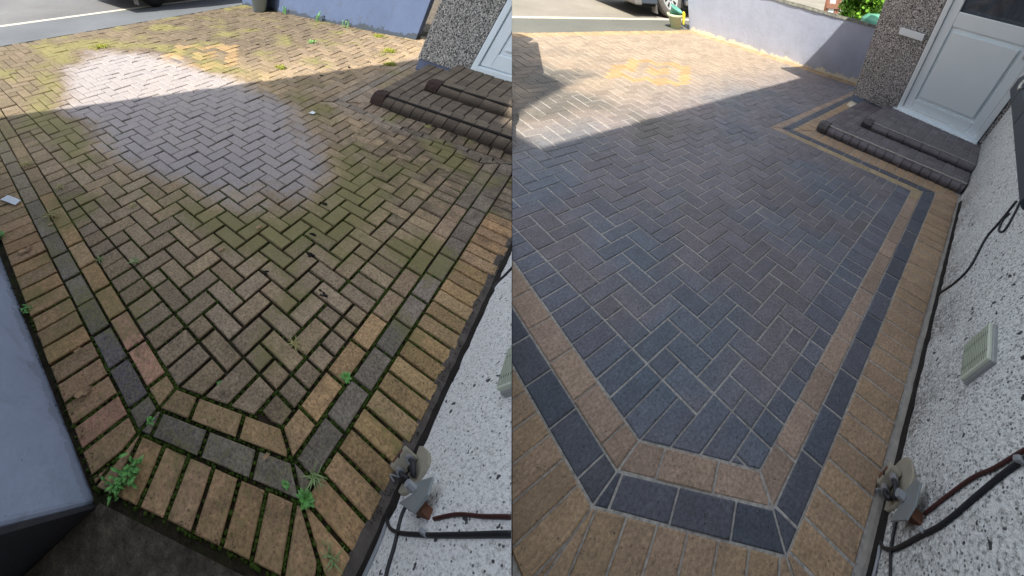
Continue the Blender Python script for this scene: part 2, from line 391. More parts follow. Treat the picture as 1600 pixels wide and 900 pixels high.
# ------------------------------------------------------------------ paving layout (shared by both plots)
def L(k, b): return -1.4 - .072 * b - (0, 1.0, 1.97, 3.95)[k]
RING = []
for k in range(4):
    C1 = ((-1.91, 6.96), (-2.90, 7.12), (-3.88, 7.28), (-5.85, 7.65))[k]
    C2 = ((.21, 11.01), (-.33, 11.98), (-.97, 12.93), (-2.05, 14.9))[k]
    CR = ((26.5, 10.36), (27.5, 11.3), (28.5, 12.38), (30.7, 14.38))[k]
    CS = ((25.4, -5.95), (26.4, -5.0), (27.37, -4.05), (29.7, -2.1))[k]
    SE = ((57.2, -6.35), (57.2, -5.5), (57.2, -4.6), (45.5, -2.2))[k]
    RING.append([(L(k, -42.4), -42.4), C1, C2, CR, CS, SE])
def ain(b): return 1 if b >= 8 else 0 if b > -9 else 1 if b > -21 else 2 if b > -35 else 3
def bin_(a): return 10 if a < 7 else 9

def clip_half(poly, p, n):
    # keep (x-p).n >= 0
    out = []; m = len(poly)
    for i in range(m):
        A, B = poly[i], poly[(i + 1) % m]
        da = (A[0] - p[0]) * n[0] + (A[1] - p[1]) * n[1]; db = (B[0] - p[0]) * n[0] + (B[1] - p[1]) * n[1]
        if da >= 0: out.append(A)
        if (da >= 0) != (db >= 0):
            t_ = da / (da - db); out.append((A[0] + (B[0] - A[0]) * t_, A[1] + (B[1] - A[1]) * t_))
    return out
def area(p): return 0.5 * sum(p[i][0] * p[(i + 1) % len(p)][1] - p[(i + 1) % len(p)][0] * p[i][1] for i in range(len(p)))
def clean_poly(p):
    out = []
    for q in p:
        if not out or math.hypot(q[0] - out[-1][0], q[1] - out[-1][1]) > 0.03: out.append(q)
    if len(out) > 2 and math.hypot(out[0][0] - out[-1][0], out[0][1] - out[-1][1]) < 0.03: out.pop()
    return out
def inset(poly, d):
    res = poly
    m = len(poly)
    for i in range(m):
        A, B = poly[i], poly[(i + 1) % m]; ex, ey = B[0] - A[0], B[1] - A[1]; l = math.hypot(ex, ey)
        if l < 1e-6: continue
        n = (-ey / l, ex / l)
        res = clip_half(res, (A[0] + n[0] * d, A[1] + n[1] * d), n)
        if len(res) < 3: return []
    return clean_poly(res)
def line_n(P, Q):  # left normal of P->Q
    return (-(Q[1] - P[1]), Q[0] - P[0])

def layout(wall, lawn=None):
    """list of (polygon, kind); kind: field, tan, dark, soldier, far"""
    out = []
    C1, C2 = RING[0][1], RING[0][2]
    cut_ch = lambda p: clip_half(p, C1, (-(line_n(C1, C2)[0]), -(line_n(C1, C2)[1]))) if (line_n(C1, C2)[0] * (5 - C1[0]) + line_n(C1, C2)[1] * (0 - C1[1])) < 0 else clip_half(p, C1, line_n(C1, C2))
    CR, CS = RING[0][3], RING[0][4]
    far = -42.4
    def rect(a0, a1, b0, b1): return [(a0, b0), (a1, b0), (a1, b1), (a0, b1)]
    w0, w1 = wall; wn = line_n(w0, w1); ln = math.hypot(*wn); wn = (wn[0] / ln, wn[1] / ln)
    if wn[0] > 0: wn = (-wn[0], -wn[1])
    wp = (w0[0] + wn[0] * 2.0, w0[1] + wn[1] * 2.0)
    def emit(p, kind):
        p = clip_half(p, (0, far), (0, 1)); p = clip_half(p, wp, wn) if len(p) > 2 else p
        if len(p) < 3: return
        p = cut_ch(p)
        if len(p) < 3: return
        amax = max(q[0] for q in p); bmax = max(q[1] for q in p)
        fl = line_n(CS, CR); s_ = -1 if fl[0] > 0 else 1
        if amax > 25.3 and bmax > CS[1]:
            p1 = clip_half(p, (0, CS[1]), (0, -1)); p2 = clip_half(p, (0, CS[1]), (0, 1))
            p2 = clip_half(p2, CS, (fl[0] * s_, fl[1] * s_)) if len(p2) > 2 else []
            ps = [p1, p2]
            if len(p1) > 2 and len(p2) > 2 and abs(area(p1)) < 0.25: ps = [p2]
        else: ps = [p]
        for q in ps:
            if len(q) > 2 and abs(area(q)) > 0.06: out.append((clean_poly(q), kind))
    for a in range(-1, 60):
        for b in range(-46, 12):
            s_ = (a + b) % 4
            if s_ == 0: cells = [(a, b), (a + 1, b)]
            elif s_ == 2: cells = [(a, b), (a, b + 1)]
            else: continue
            cells = [c for c in cells if c[0] >= ain(c[1]) and c[1] + 1 <= bin_(c[0])]
            if not cells: continue
            emit(rect(min(c[0] for c in cells), max(c[0] for c in cells) + 1, min(c[1] for c in cells), max(c[1] for c in cells) + 1), 'field')
    for b in range(-44, 10):
        p = rect(-4, ain(b), b, b + 1); P0, P1 = RING[0][0], RING[0][1]
        n = line_n(P0, P1); n = n if n[0] > 0 else (-n[0], -n[1])
        emit(clip_half(p, P0, n), 'edge')
    for a in range(-3, 28):
        p = rect(a, a + 1, bin_(a), 13); n = line_n(C2, CR); n = n if n[1] < 0 else (-n[0], -n[1])
        p = clip_half(p, C2, n)
        if len(p) > 2: emit(p, 'edge')
    # three ring courses
    offs = ((0.7, 1.03, 1.03, 0.4, 0.3), (0.9, 0.2, 0.1, 0.6, 0.9), (0, 0.15, 0.15, 0.3, 0.1))
    for k in range(3):
        kind = ('tan', 'dark', 'soldier')[k]; pitch = 1.0 if k == 2 else 2.0
        for j in range(5):
            P0, P1, Q0, Q1 = RING[k][j], RING[k][j + 1], RING[k + 1][j], RING[k + 1][j + 1]
            quad = [P0, P1, Q1, Q0]
            if area(quad) < 0: quad.reverse()
            d = (P1[0] - P0[0], P1[1] - P0[1]); ln = math.hypot(*d); d = (d[0] / ln, d[1] / ln)
            t0 = min((q[0] - P0[0]) * d[0] + (q[1] - P0[1]) * d[1] for q in quad); t1 = max((q[0] - P0[0]) * d[0] + (q[1] - P0[1]) * d[1] for q in quad)
            i = math.floor(t0 / pitch) - 1; segs = []
            while i * pitch + offs[k][j] < t1:
                s0 = i * pitch + offs[k][j]; s1 = s0 + pitch; i += 1
                s0 = max(s0, t0 - 0.01); s1 = min(s1, t1 + 0.01)
                if s1 <= s0: continue
                segs.append([s0, s1])
            for s0, s1 in segs:
                p = clip_half(quad, (P0[0] + d[0] * s0, P0[1] + d[1] * s0), d)
                p = clip_half(p, (P0[0] + d[0] * s1, P0[1] + d[1] * s1), (-d[0], -d[1])) if len(p) > 2 else []
                if j in (0, 4) and len(p) > 2: p = clip_half(p, (0, far), (0, 1))
                if len(p) > 2 and abs(area(p)) > 0.12: out.append((clean_poly(p), kind))
    # soldier course along the pavement and along the boundary wall
    for a in range(-12, 56):
        p = rect(a, a + 1, far - 2.05, far); p = clip_half(p, wp if False else w0, wn)
        if len(p) > 2 and abs(area(p)) > 0.1: out.append((clean_poly(p), 'far'))
    d = (w1[0] - w0[0], w1[1] - w0[1]); ln = math.hypot(*d); d = (d[0] / ln, d[1] / ln); i = 0
    while i < ln:
        A = (w0[0] + d[0] * i, w0[1] + d[1] * i); B = (A[0] + d[0], A[1] + d[1])
        p = [A, B, (B[0] + wn[0] * 2, B[1] + wn[1] * 2), (A[0] + wn[0] * 2, A[1] + wn[1] * 2)]
        if area(p) < 0: p.reverse()
        p = clip_half(p, (0, far), (0, 1)); i += 1
        if len(p) > 2 and abs(area(p)) > 0.1: out.append((clean_poly(p), 'far'))
    return out

def pave(site, items, colour, gap, bevel, jit, htop, mats, name, wobble=0.0):
    g = G()
    for poly, kind in items:
        if area(poly) < 0: poly = poly[::-1]
        cxp = sum(p[0] for p in poly) / len(poly); cyp = sum(p[1] for p in poly) / len(poly)
        # skip what can never be seen: far outside the plot's own side
        wpt = site.w((cxp, cyp, 0), True)
        if (wpt - CAM).dot(Vector(R.col[0]) * site.side) < -0.35: continue
        gp = gap(cxp, cyp); top = inset(poly, gp / 2)
        if len(top) < 3 or abs(area(top)) < 0.03: continue
        if wobble and cxp < 16 and cyp > -14:
            dense = []
            for i in range(len(top)):
                A, B = top[i], top[(i + 1) % len(top)]; l = math.hypot(B[0] - A[0], B[1] - A[1]); n = max(1, int(l / 0.33))
                for q in range(n): dense.append((A[0] + (B[0] - A[0]) * q / n, A[1] + (B[1] - A[1]) * q / n))
            cc = (cxp, cyp)
            top = []
            for p in dense:
                r = 1 - wobble * (0.3 + 0.9 * abs(mnoise.noise(Vector((p[0] * 2.1, p[1] * 2.1, cxp * 3.3)))))
                top.append((cc[0] + (p[0] - cc[0]) * r, cc[1] + (p[1] - cc[1]) * r))
            inn = []
            for p in top:
                l = math.hypot(p[0] - cc[0], p[1] - cc[1]); r = max(0.2, 1 - bevel / max(l, 0.1) * 0.9); inn.append((cc[0] + (p[0] - cc[0]) * r, cc[1] + (p[1] - cc[1]) * r))
        else:
            inn = None
            cc = (cxp, cyp)
            inn = []
            n_ = len(top)
            ins = inset(top, bevel)
            if len(ins) == n_: inn = ins
            else:
                for p in top:
                    l = math.hypot(p[0] - cc[0], p[1] - cc[1]); r = max(0.3, 1 - bevel / max(l, 0.1) * 1.3); inn.append((cc[0] + (p[0] - cc[0]) * r, cc[1] + (p[1] - cc[1]) * r))
        dz = rnd.uniform(-jit, jit) + htop; ta = rnd.uniform(-jit, jit) * 0.5; tb = rnd.uniform(-jit, jit) * 0.5
        H = lambda p, h: dz + h + (p[0] - cxp) * ta + (p[1] - cyp) * tb
        n = len(top)
        # order inner ring to start nearest top[0]
        if len(inn) == n:
            k0 = min(range(n), key=lambda k: math.hypot(inn[k][0] - top[0][0], inn[k][1] - top[0][1])); inn = inn[k0:] + inn[:k0]
        vs = [(p[0], p[1], -0.45) for p in top] + [(p[0], p[1], H(p, -bevel * 0.8)) for p in top] + [(p[0], p[1], H(p, 0)) for p in inn]
        kc = rnd.random(), rnd.random(), rnd.random()
        cols = [colour(v[0], v[1], kind, cxp, cyp, kc) for v in vs]
        fs = [(i, (i + 1) % n, (i + 1) % n + n, i + n) for i in range(n)] + [(i + n, (i + 1) % n + n, (i + 1) % n + 2 * n, i + 2 * n) for i in range(n)] + [tuple(range(2 * n, 3 * n))]
        g.add(vs, fs, 0, cols)
    return tag(build(name, g, mats, site, lens=True, solid=False), kind='structure')

def lerp(a, b, t_): t_ = max(0, min(1, t_)); return tuple(x + (y - x) * t_ for x, y in zip(a, b))
def sstep(a, b, x): t_ = max(0, min(1, (x - a) / (b - a))); return t_ * t_ * (3 - 2 * t_)
def nz(x, y, s, o=0): return mnoise.fractal(Vector((x * s, y * s, o)), 1.0, 2.0, 3)

# ---- clean plot
def motif(a, b):
    l1 = abs(a - 25.4) / 6.6 + abs(b + 25.4) / 5.8
    return 0.70 < l1 < 1.06 or l1 < 0.34
def col_clean(x, y, kind, ca, cb, k):
    v = 0.88 + 0.24 * k[0]
    if kind == 'field' or kind == 'edge':
        c = lerp((0.122, 0.117, 0.132), (0.134, 0.118, 0.128), k[1])
        if kind == 'edge' : c = lerp(c, (0.085, 0.10, 0.132), 0.6)
        c = lerp(c, (0.085, 0.112, 0.145), sstep(0.0, 0.5, nz(x, y, 0.11, 3)) * 0.7)
        dry = sstep(-8, -26, cb); c = lerp(c, (0.255, 0.198, 0.142), dry * 0.92)       # sunlight painted in: far end of the drive paler and warmer
        st = sstep(0.1, 0.5, nz(x, y, 0.12, 9)) * sstep(26, 14, ca) * sstep(-6, -14, cb) * sstep(-40, -30, cb); c = lerp(c, (0.11, 0.10, 0.085), st)
        if kind == 'field' and motif(ca, cb): c = lerp((0.36, 0.205, 0.095), (0.33, 0.19, 0.095), k[1])
    elif kind == 'tan':
        c = lerp((0.27, 0.195, 0.145), (0.25, 0.182, 0.14), k[1])
        if ca > 26 and cb > -5: c = lerp(c, (0.30, 0.24, 0.13), 0.6)
    elif kind == 'dark': c = lerp((0.062, 0.072, 0.094), (0.078, 0.08, 0.095), k[1])
    elif kind == 'soldier': c = lerp((0.30, 0.21, 0.13), (0.265, 0.185, 0.125), k[1]); v = 0.88 + 0.2 * k[0]
    else: c = lerp((0.33, 0.225, 0.12), (0.28, 0.19, 0.11), k[1])
    return tuple(q * v * 1.5 for q in c)
WALL_C = ((50.1, -44.6), (57.8, -6.6))
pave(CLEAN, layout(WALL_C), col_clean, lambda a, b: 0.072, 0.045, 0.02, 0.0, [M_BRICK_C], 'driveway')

# ---- mossy plot
def col_mossy(x, y, kind, ca, cb, k):
    v = (0.80 + 0.40 * k[0]) * (1 - .22 * sstep(-12, -22, cb))  # far blocks darkened too, to tone down the sunlit stretch
    brown = lerp((0.262, 0.192, 0.116), (0.228, 0.175, 0.122), k[1])
    if kind in ('field', 'edge'): c = brown
    elif kind == 'tan': c = lerp((0.36, 0.225, 0.11), (0.31, 0.21, 0.12), k[1])
    elif kind == 'dark': c = lerp((0.175, 0.148, 0.115), (0.15, 0.132, 0.112), k[1])
    elif kind == 'soldier': c = lerp((0.36, 0.218, 0.11), (0.30, 0.195, 0.12), k[1])
    else: c = lerp((0.22, 0.165, 0.115), (0.19, 0.15, 0.115), k[1])
    if kind in ('tan', 'dark', 'soldier') and ca > 8 and cb > 0 and kind != 'soldier': c = lerp(c, (0.19, 0.15, 0.12), 0.6)
    if kind in ('tan', 'dark', 'soldier') and (ca > 20) and cb < 14.5 and cb > -8: c = lerp(c, (0.20, 0.165, 0.13), 0.8)
    if kind in ('tan', 'dark', 'soldier') and cb < -9: c = lerp(c, (0.26, 0.20, 0.13), 0.5)
    # far end darker: the strong sun there is toned down in the colour
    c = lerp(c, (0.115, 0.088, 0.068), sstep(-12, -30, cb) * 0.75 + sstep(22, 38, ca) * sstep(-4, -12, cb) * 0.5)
    if kind == 'field' and motif(ca, cb): c = lerp(c, (0.42, 0.27, 0.13), 0.6)
    # pressure-washed trial patch (pale lilac) with a green margin
    u = ((x - 14.2) * 0.89 + (y + 16.2) * -0.35) , ((x - 14.2) * 0.35 + (y + 16.2) * 0.93)
    e = math.hypot((x - 14.0) / 9.8, (y + 15.8 + 0.25 * (x - 14)) / 19.5) + 0.16 * nz(x, y, 0.16, 5)
    green = math.exp(-((e - 1.10) / 0.13) ** 2) * sstep(-0.6, 0.3, nz(x, y, 0.13, 2))
    wash = 0.5 * sstep(1.16, 0.92, e) + 0.5 * sstep(1.0, 0.6, e)
    gg = sstep(0.12, 0.55, nz(x, y, 0.22, 12)); moss_ = max(green * .62, gg * .48 * sstep(.9, 1.1, e)) + 0.30 + 0.08 * sstep(-6, -30, y) * (1 - wash) + (.12 if kind in ('soldier', 'tan', 'dark') and ca < 0 else 0)
    c = lerp(c, (0.20, 0.16, 0.06), sstep(0.0, 0.45, nz(x, y, 0.09, 22)) * 0.4 * (1 if kind == 'soldier' else 0))
    # sooty, wet blocks beside the steps
    grime = 0.22 + sstep(10, 24, ca) * sstep(-3, 5, cb) * 0.45 + 0.2 * sstep(8, 0, ca) * sstep(2, 8, cb)
    # a few clean dark and reddish blocks on the left border
    if kind == 'dark' and 2.6 < cb < 5.6 and ca < -2: c = (0.112, 0.095, 0.10)
    if kind == 'soldier' and ca < -4 and 3.0 < cb < 6.8: c = lerp((0.33, 0.17, 0.12), (0.27, 0.2, 0.1), k[2])
    if kind == 'tan' and ca < -1.8 and 2.5 < cb < 6.5: c = lerp(c, (0.38, 0.2, 0.15), 0.7)
    if kind == 'edge' and cb < 7 and ca < 0.2: v *= 0.85
    return tuple(q * v * 1.45 for q in c) + (moss_ * (1 - .7 * wash), wash, grime * (1 - wash))
WALL_M = ((53.2, -44.6), (56.5, -6.6))
WALL_MB = ((52.2, -46.2), (53.3, -9.3))
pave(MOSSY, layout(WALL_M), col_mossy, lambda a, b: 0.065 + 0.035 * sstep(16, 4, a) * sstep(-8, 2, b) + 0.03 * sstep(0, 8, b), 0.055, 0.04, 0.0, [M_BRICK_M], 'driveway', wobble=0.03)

# ------------------------------------------------------------------ ground sheets
def sheet(name, site, poly, h, m, lens=False, grid=1):
    g = G(); g.add([(a, b, h) for a, b in poly], [tuple(range(len(poly)))])
    o = build(name, g, [m], site, lens=lens, solid=False)
    if o and o.data.polygons and o.data.polygons[0].normal.z < 0:
        o.data.flip_normals()
    return tag(o, kind='structure') if o else None
def box_structure(name, site, args, m, bevel=0.0):
    g = G(); g.slab([(a, b, args[2]) for a, b in args[0]], (0, 0, args[1] - args[2])); return tag(build(name, g, [m], site, bevel=bevel), kind='structure')

sheet('joint_sand', CLEAN, [(-30, -44.4), (50.2, -44.4), (57.6, -7), (57.6, 15.4), (-0.5, 15.4), (-8, 8)], -0.045, M_SAND)
sheet('ground', CLEAN, [(-120, -44.5), (600, -44.5), (600, 500), (-120, 500)], -0.5, M_DIRT)
sheet('path', CLEAN, [(-200, -44.45), (700, -44.45), (700, -52.6), (-200, -52.6)], -0.02, M_PATH_C)
sheet('road', CLEAN, [(-400, -53.6), (1500, -53.6), (1500, -700), (-400, -700)], -0.06, M_ROAD_C)
o = box_structure('kerb', CLEAN, ([(-200, -52.55), (700, -52.55), (700, -53.55), (-200, -53.55)], -0.5, 0.06), M_KERB, 0.12)

sheet('joint_soil', MOSSY, [(-8, -56), (60, -52), (60, -7), (46, 15.4), (-6, 18), (-8, 8)], -0.15, M_SOIL)
sheet('ground', MOSSY, [(-140, -70), (600, -45), (600, 500), (-140, 500)], -0.6, M_DIRT)
sheet('ground', MOSSY, [(-40, 8.0), (-5.9, 8.0), (-1.9, 15.5), (20, 15.5), (20, 40), (-40, 40)], -0.12, M_DIRT)
sheet('path', MOSSY, [(-250, -68.6), (-10, -50.6), (56.9, -45.6), (900, 0), (900, -20), (57, -55.1), (-10, -63.8), (-250, -95)], -0.0, M_PATH_M)
sheet('road', MOSSY, [(-250, -96.2), (-10, -64.9), (57, -56.2), (1200, 40), (1200, -900), (-900, -900), (-900, -180)], -0.05, M_ROAD_M)
g = G(); g.slab([(-250, -95, 0.05), (-10, -63.8, 0.05), (57, -55.1, 0.05), (900, -20, 0.05), (900, -21.1, 0.05), (57, -56.2, 0.05), (-10, -64.9, 0.05), (-250, -96.1, 0.05)], (0, 0, -0.5))
tag(build('kerb', g, [M_KERB], MOSSY, bevel=0.1), kind='structure')

# ------------------------------------------------------------------ boundary walls
def rendered_wall(site, p0, p1, hgt, th, mat, label, coping=True, back=1):
    g = G(); d = (p1[0] - p0[0], p1[1] - p0[1]); ln = math.hypot(*d); n = (-d[1] / ln, d[0] / ln)
    if n[0] * back < 0: n = (-n[0], -n[1])
    w = thing('boundary_wall', site, (p0[0], p0[1], 0), label, 'wall')
    g.slab([(p0[0], p0[1], -0.6), (p1[0], p1[1], -0.6), (p1[0], p1[1], hgt), (p0[0], p0[1], hgt)], (n[0] * th, n[1] * th, 0))
    build('render', g, [mat], site, w, bevel=0.12)
    if coping:
        g = G(); e = 0.12; q = 26
        top = []; 
        for i in range(q + 1):
            t_ = i / q; top.append((p0[0] + d[0] * t_, p0[1] + d[1] * t_))
        vs = []; fs = []
        for i, (a, b) in enumerate(top):
            j1 = rnd.uniform(-.05, .05); j2 = rnd.uniform(0, .1)
            vs += [(a - n[0] * (e + j1), b - n[1] * (e + j1), hgt - .02), (a + n[0] * .2, b + n[1] * .2, hgt + .22 + j2), (a + n[0] * (th * .7), b + n[1] * (th * .7), hgt + .25 + j2), (a + n[0] * (th + e), b + n[1] * (th + e), hgt - .02)]
        for i in range(q):
            for k in range(4): fs.append((i * 4 + k, i * 4 + (k + 1) % 4, (i + 1) * 4 + (k + 1) % 4, (i + 1) * 4 + k))
        fs += [(0, 1, 2, 3), tuple(q * 4 + k for k in (3, 2, 1, 0))]
        g.add(vs, fs); build('coping', g, [M_COPE], site, w)
    return w
rendered_wall(CLEAN, (50.15, -44.75), (57.9, -6.2), 7.35, 1.6, M_BLUE_C, 'sunlit pale lavender rendered garden wall with a mossy top and cream crust along its foot')
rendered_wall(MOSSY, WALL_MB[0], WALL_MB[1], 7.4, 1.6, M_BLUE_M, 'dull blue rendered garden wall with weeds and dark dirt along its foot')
# end of the low wall beside the mossy drive
w = thing('low_wall', MOSSY, (-6, 7.8, 0), 'pale blue rendered wall end rising at the left beside the mossy border blocks', 'wall')
g = G(); g.slab([(-6.02, 7.85, -0.6), (-5.25, -5.6, -0.6), (-4.6, -18, -0.6), (-4.6, -18, 9.5), (-5.25, -5.6, 9.5), (-6.02, 7.85, 9.5)], (-2.6, -0.1, 0))
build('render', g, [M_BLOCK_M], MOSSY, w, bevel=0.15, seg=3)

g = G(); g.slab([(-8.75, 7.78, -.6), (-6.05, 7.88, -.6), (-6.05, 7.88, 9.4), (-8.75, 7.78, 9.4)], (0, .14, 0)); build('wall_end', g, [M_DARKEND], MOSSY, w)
# ------------------------------------------------------------------ houses
def lin(p, q, t_): return tuple(x + (y - x) * t_ for x, y in zip(p, q))
def house(site, wall0, wall1, pc0, pc1, door, hts, label, mats, top):
    """wall0..wall1: foot of the side wall, pc0..pc1: foot of the porch wall; door: t0,t1 along porch wall (frame)"""
    Mwall, Mporch, Mplinth, Mframe = mats
    H = thing('house', site, (pc0[0], pc0[1], 0), label, 'house')
    eave, porch_top, plinth_h, floor_h = hts
    dx, dy = pc1[0] - pc0[0], pc1[1] - pc0[1]; ln = math.hypot(dx, dy); d = (dx / ln, dy / ln); n = (d[1], -d[0])
    if n[0] < 0: n = (-n[0], -n[1])           # into the house
    P = lambda s_, h, o=0: (pc0[0] + d[0] * s_ + n[0] * o, pc0[1] + d[1] * s_ + n[1] * o, h)
    # side wall
    g = G(); g.slab([(wall0[0], wall0[1], -0.5), (wall1[0], wall1[1], -0.5), (wall1[0], wall1[1], eave), (wall0[0], wall0[1], eave)], (0, 2.5, 0))
    build('side_wall', g, [Mwall], site, H, clip=site is MOSSY)
    # porch wall with a door opening
    s0, s1 = door; dh = floor_h + 20.6
    g = G()
    for (u0, u1, h0, h1) in ((0, s0, plinth_h, porch_top), (s1, ln + 0.2, floor_h - 0.1, porch_top), (s0, s1, dh, porch_top)):
        if h1 > h0: g.slab([P(u0, h0), P(u1, h0), P(u1, h1), P(u0, h1)], (n[0] * 2, n[1] * 2, 0))
    build('porch_wall', g, [Mporch], site, H, bevel=0.05)
    g = G(); g.slab([P(0.03, plinth_h, 2.01), P(0.03, porch_top, 2.01), (P(0.03, 0)[0] + 14, P(0.03, 0)[1] - 0.3, porch_top), (P(0.03, 0)[0] + 14, P(0.03, 0)[1] - 0.3, plinth_h)], (0, 1.8, 0))
    build('porch_side_wall', g, [Mporch], site, H)
    g = G(); g.slab([P(0.12, -0.4, 0.14), P(s0 - 0.1, -0.4, 0.14), P(s0 - 0.1, plinth_h, 0.14), P(0.12, plinth_h, 0.14)], (n[0] * 1.8, n[1] * 1.8, 0))
    build('plinth', g, [Mplinth], site, H)
    g = G(); g.slab([P(-0.6, porch_top, -0.7), P(ln, porch_top, -0.7), P(ln, porch_top + 0.7, -0.7), P(-0.6, porch_top + 0.7, -0.7)], (n[0] * 16, n[1] * 16, 0))
    build('porch_roof', g, [M_TILE], site, H)
    g = G(); g.slab([(wall0[0], wall0[1] - 0.3, eave), (wall1[0] + 14, wall1[1] - 0.3, eave), (wall1[0] + 14, wall1[1] + 40, eave + 16), (wall0[0], wall0[1] + 40, eave + 16)], (0, 0, 1.2))
    build('roof', g, [M_TILE], site, H, clip=site is MOSSY)
    return H, P, ln, n, d

HA, PA_, lnA, nA_, dA_ = house(CLEAN, (-90, 17.3), (42.6, 14.36), (45.3, -4.1), (42.45, 14.35), (7.15, 18.2), (37, 19.0, 1.0, 1.35),
    'pebbledashed house beside the clean drive, its white half-glazed door in full view', (M_WALL_C, M_PORCH_C, M_PLINTH_C, M_FRAME), 0)
HB, PB_, lnB, nB_, dB_ = house(MOSSY, (-25, 16.2), (39.0, 12.4), (41.0, -3.75), (37.4, 12.4), (6.25, 17.4), (15, 7.0, 1.05, 1.15),
    'pebbledashed house above the sooty steps beside the mossy drive', (M_WALL_M, M_PORCH_M, M_PLINTH_M, M_FRAME_M), 0)

def door_set(site, H, P, n, s0, s1, fh, Mframe, Mdoor, full):
    h1 = fh + 20.6
    g = G(); fw = 0.62; dep = (n[0] * 0.9, n[1] * 0.9, 0)
    for q in (((s0, fh), (s0 + fw, fh), (s0 + fw, h1), (s0, h1)), ((s1 - fw, fh), (s1, fh), (s1, h1), (s1 - fw, h1)), ((s0 + fw, h1 - fw), (s1 - fw, h1 - fw), (s1 - fw, h1), (s0 + fw, h1)), ((s0 + fw, fh), (s1 - fw, fh), (s1 - fw, fh + 0.75), (s0 + fw, fh + 0.75))):
        g.slab([P(u, h, -0.12) for u, h in q], dep)
    build('door_frame', g, [Mframe], site, H, bevel=0.06)
    g = G(); g.slab([P(s0 - 0.35, fh - 0.02, -0.75), P(s1 + 0.1, fh - 0.02, -0.75), P(s1 + 0.1, fh + 0.32, -0.75), P(s0 - 0.35, fh + 0.32, -0.75)], (n[0] * 0.95, n[1] * 0.95, 0))
    build('door_sill', g, [Mframe], site, H, bevel=0.07)
    g = G()
    for q in (((s0 - 0.09, fh + .33), (s0 - 0.0, fh + .33), (s0 - 0.0, h1), (s0 - 0.09, h1)), ((s1, fh + .33), (s1 + 0.09, fh + .33), (s1 + 0.09, h1), (s1, h1))):
        g.slab([P(u, h, -0.04) for u, h in q], (n[0] * .3, n[1] * .3, 0))
    build('sealant', g, [M_GASKET], site, H)
    # leaf
    a0, a1, b0, b1 = s0 + fw + .06, s1 - fw - .06, fh + 0.82, h1 - fw - .06
    st = 1.05; mid0, mid1 = fh + 8.6, fh + 9.75
    g = G()
    for q in (((a0, b0), (a0 + st, b0), (a0 + st, b1), (a0, b1)), ((a1 - st, b0), (a1, b0), (a1, b1), (a1 - st, b1)), ((a0 + st, b0), (a1 - st, b0), (a1 - st, b0 + st), (a0 + st, b0 + st)), ((a0 + st, mid0), (a1 - st, mid0), (a1 - st, mid1), (a0 + st, mid1)), ((a0 + st, b1 - st), (a1 - st, b1 - st), (a1 - st, b1), (a0 + st, b1))):
        g.slab([P(u, h, 0.05) for u, h in q], (n[0] * .6, n[1] * .6, 0))
    D = build('door', g, [Mdoor], site, H, bevel=0.07)
    g = G(); e = 0.32
    x0, x1, y0, y1 = a0 + st, a1 - st, b0 + st, mid0
    # lower panel: recessed groove then raised field
    g.slab([P(x0, y0, 0.22), P(x1, y0, 0.22), P(x1, y1, 0.22), P(x0, y1, 0.22)], (n[0] * .3, n[1] * .3, 0))
    g.slab([P(x0 + e, y0 + e, 0.02), P(x1 - e, y0 + e, 0.02), P(x1 - e, y1 - e, 0.02), P(x0 + e, y1 - e, 0.02)], (n[0] * .15, n[1] * .15, 0))
    build('door_panel', g, [Mdoor], site, D, bevel=0.06)
    g = G(); g.slab([P(x0 - .02, mid1 - .02, 0.28), P(x1 + .02, mid1 - .02, 0.28), P(x1 + .02, b1 - st + .02, 0.28), P(x0 - .02, b1 - st + .02, 0.28)], (n[0] * .12, n[1] * .12, 0))
    build('glass', g, [M_GLASS], site, D)
    # handle with backplate and keyhole
    hx = a1 - st * 0.5; g = G()
    pts = []
    for i in range(16):
        t_ = 2 * math.pi * i / 16; pts.append(P(hx + 0.24 * math.cos(t_), fh + 9.1 + (1.15 if math.sin(t_) > 0 else -1.15) + 0.24 * math.sin(t_), -0.05))
    g.slab(pts, (n[0] * .1, n[1] * .1, 0)); hb = build('handle', g, [M_HANDLE], site, D, bevel=0.02)
    g = G(); g.tube([P(hx, fh + 9.8, -0.05), P(hx, fh + 9.8, -0.45), P(hx - .15, fh + 9.8, -0.5), P(hx - 1.15, fh + 9.78, -0.5)], 0.11, 8); build('lever', g, [M_HANDLE], site, hb, smooth=True) if hb else None
    g = G(); g.slab([P(hx - .07, fh + 8.55, -0.07), P(hx + .07, fh + 8.55, -0.07), P(hx + .07, fh + 8.95, -0.07), P(hx - .07, fh + 8.95, -0.07)], (n[0] * .02, n[1] * .02, 0)); build('keyhole', g, [M_SLOT], site, hb) if hb else None
door_set(CLEAN, HA, PA_, nA_, 7.15, 18.2, 1.35, M_FRAME, M_UPVC, True)
door_set(MOSSY, HB, PB_, nB_, 6.25, 17.4, 1.15, M_FRAME_M, M_FRAME_M, False)
# white cover plate on the grey porch wall
g = G(); g.slab([PA_(3.35, 8.25, -0.22), PA_(6.55, 8.25, -0.22), PA_(6.55, 8.85, -0.22), PA_(3.35, 8.85, -0.22)], (nA_[0] * .25, nA_[1] * .25, 0))
build('cover_plate', g, [M_FRAME], CLEAN, HA, bevel=0.04)
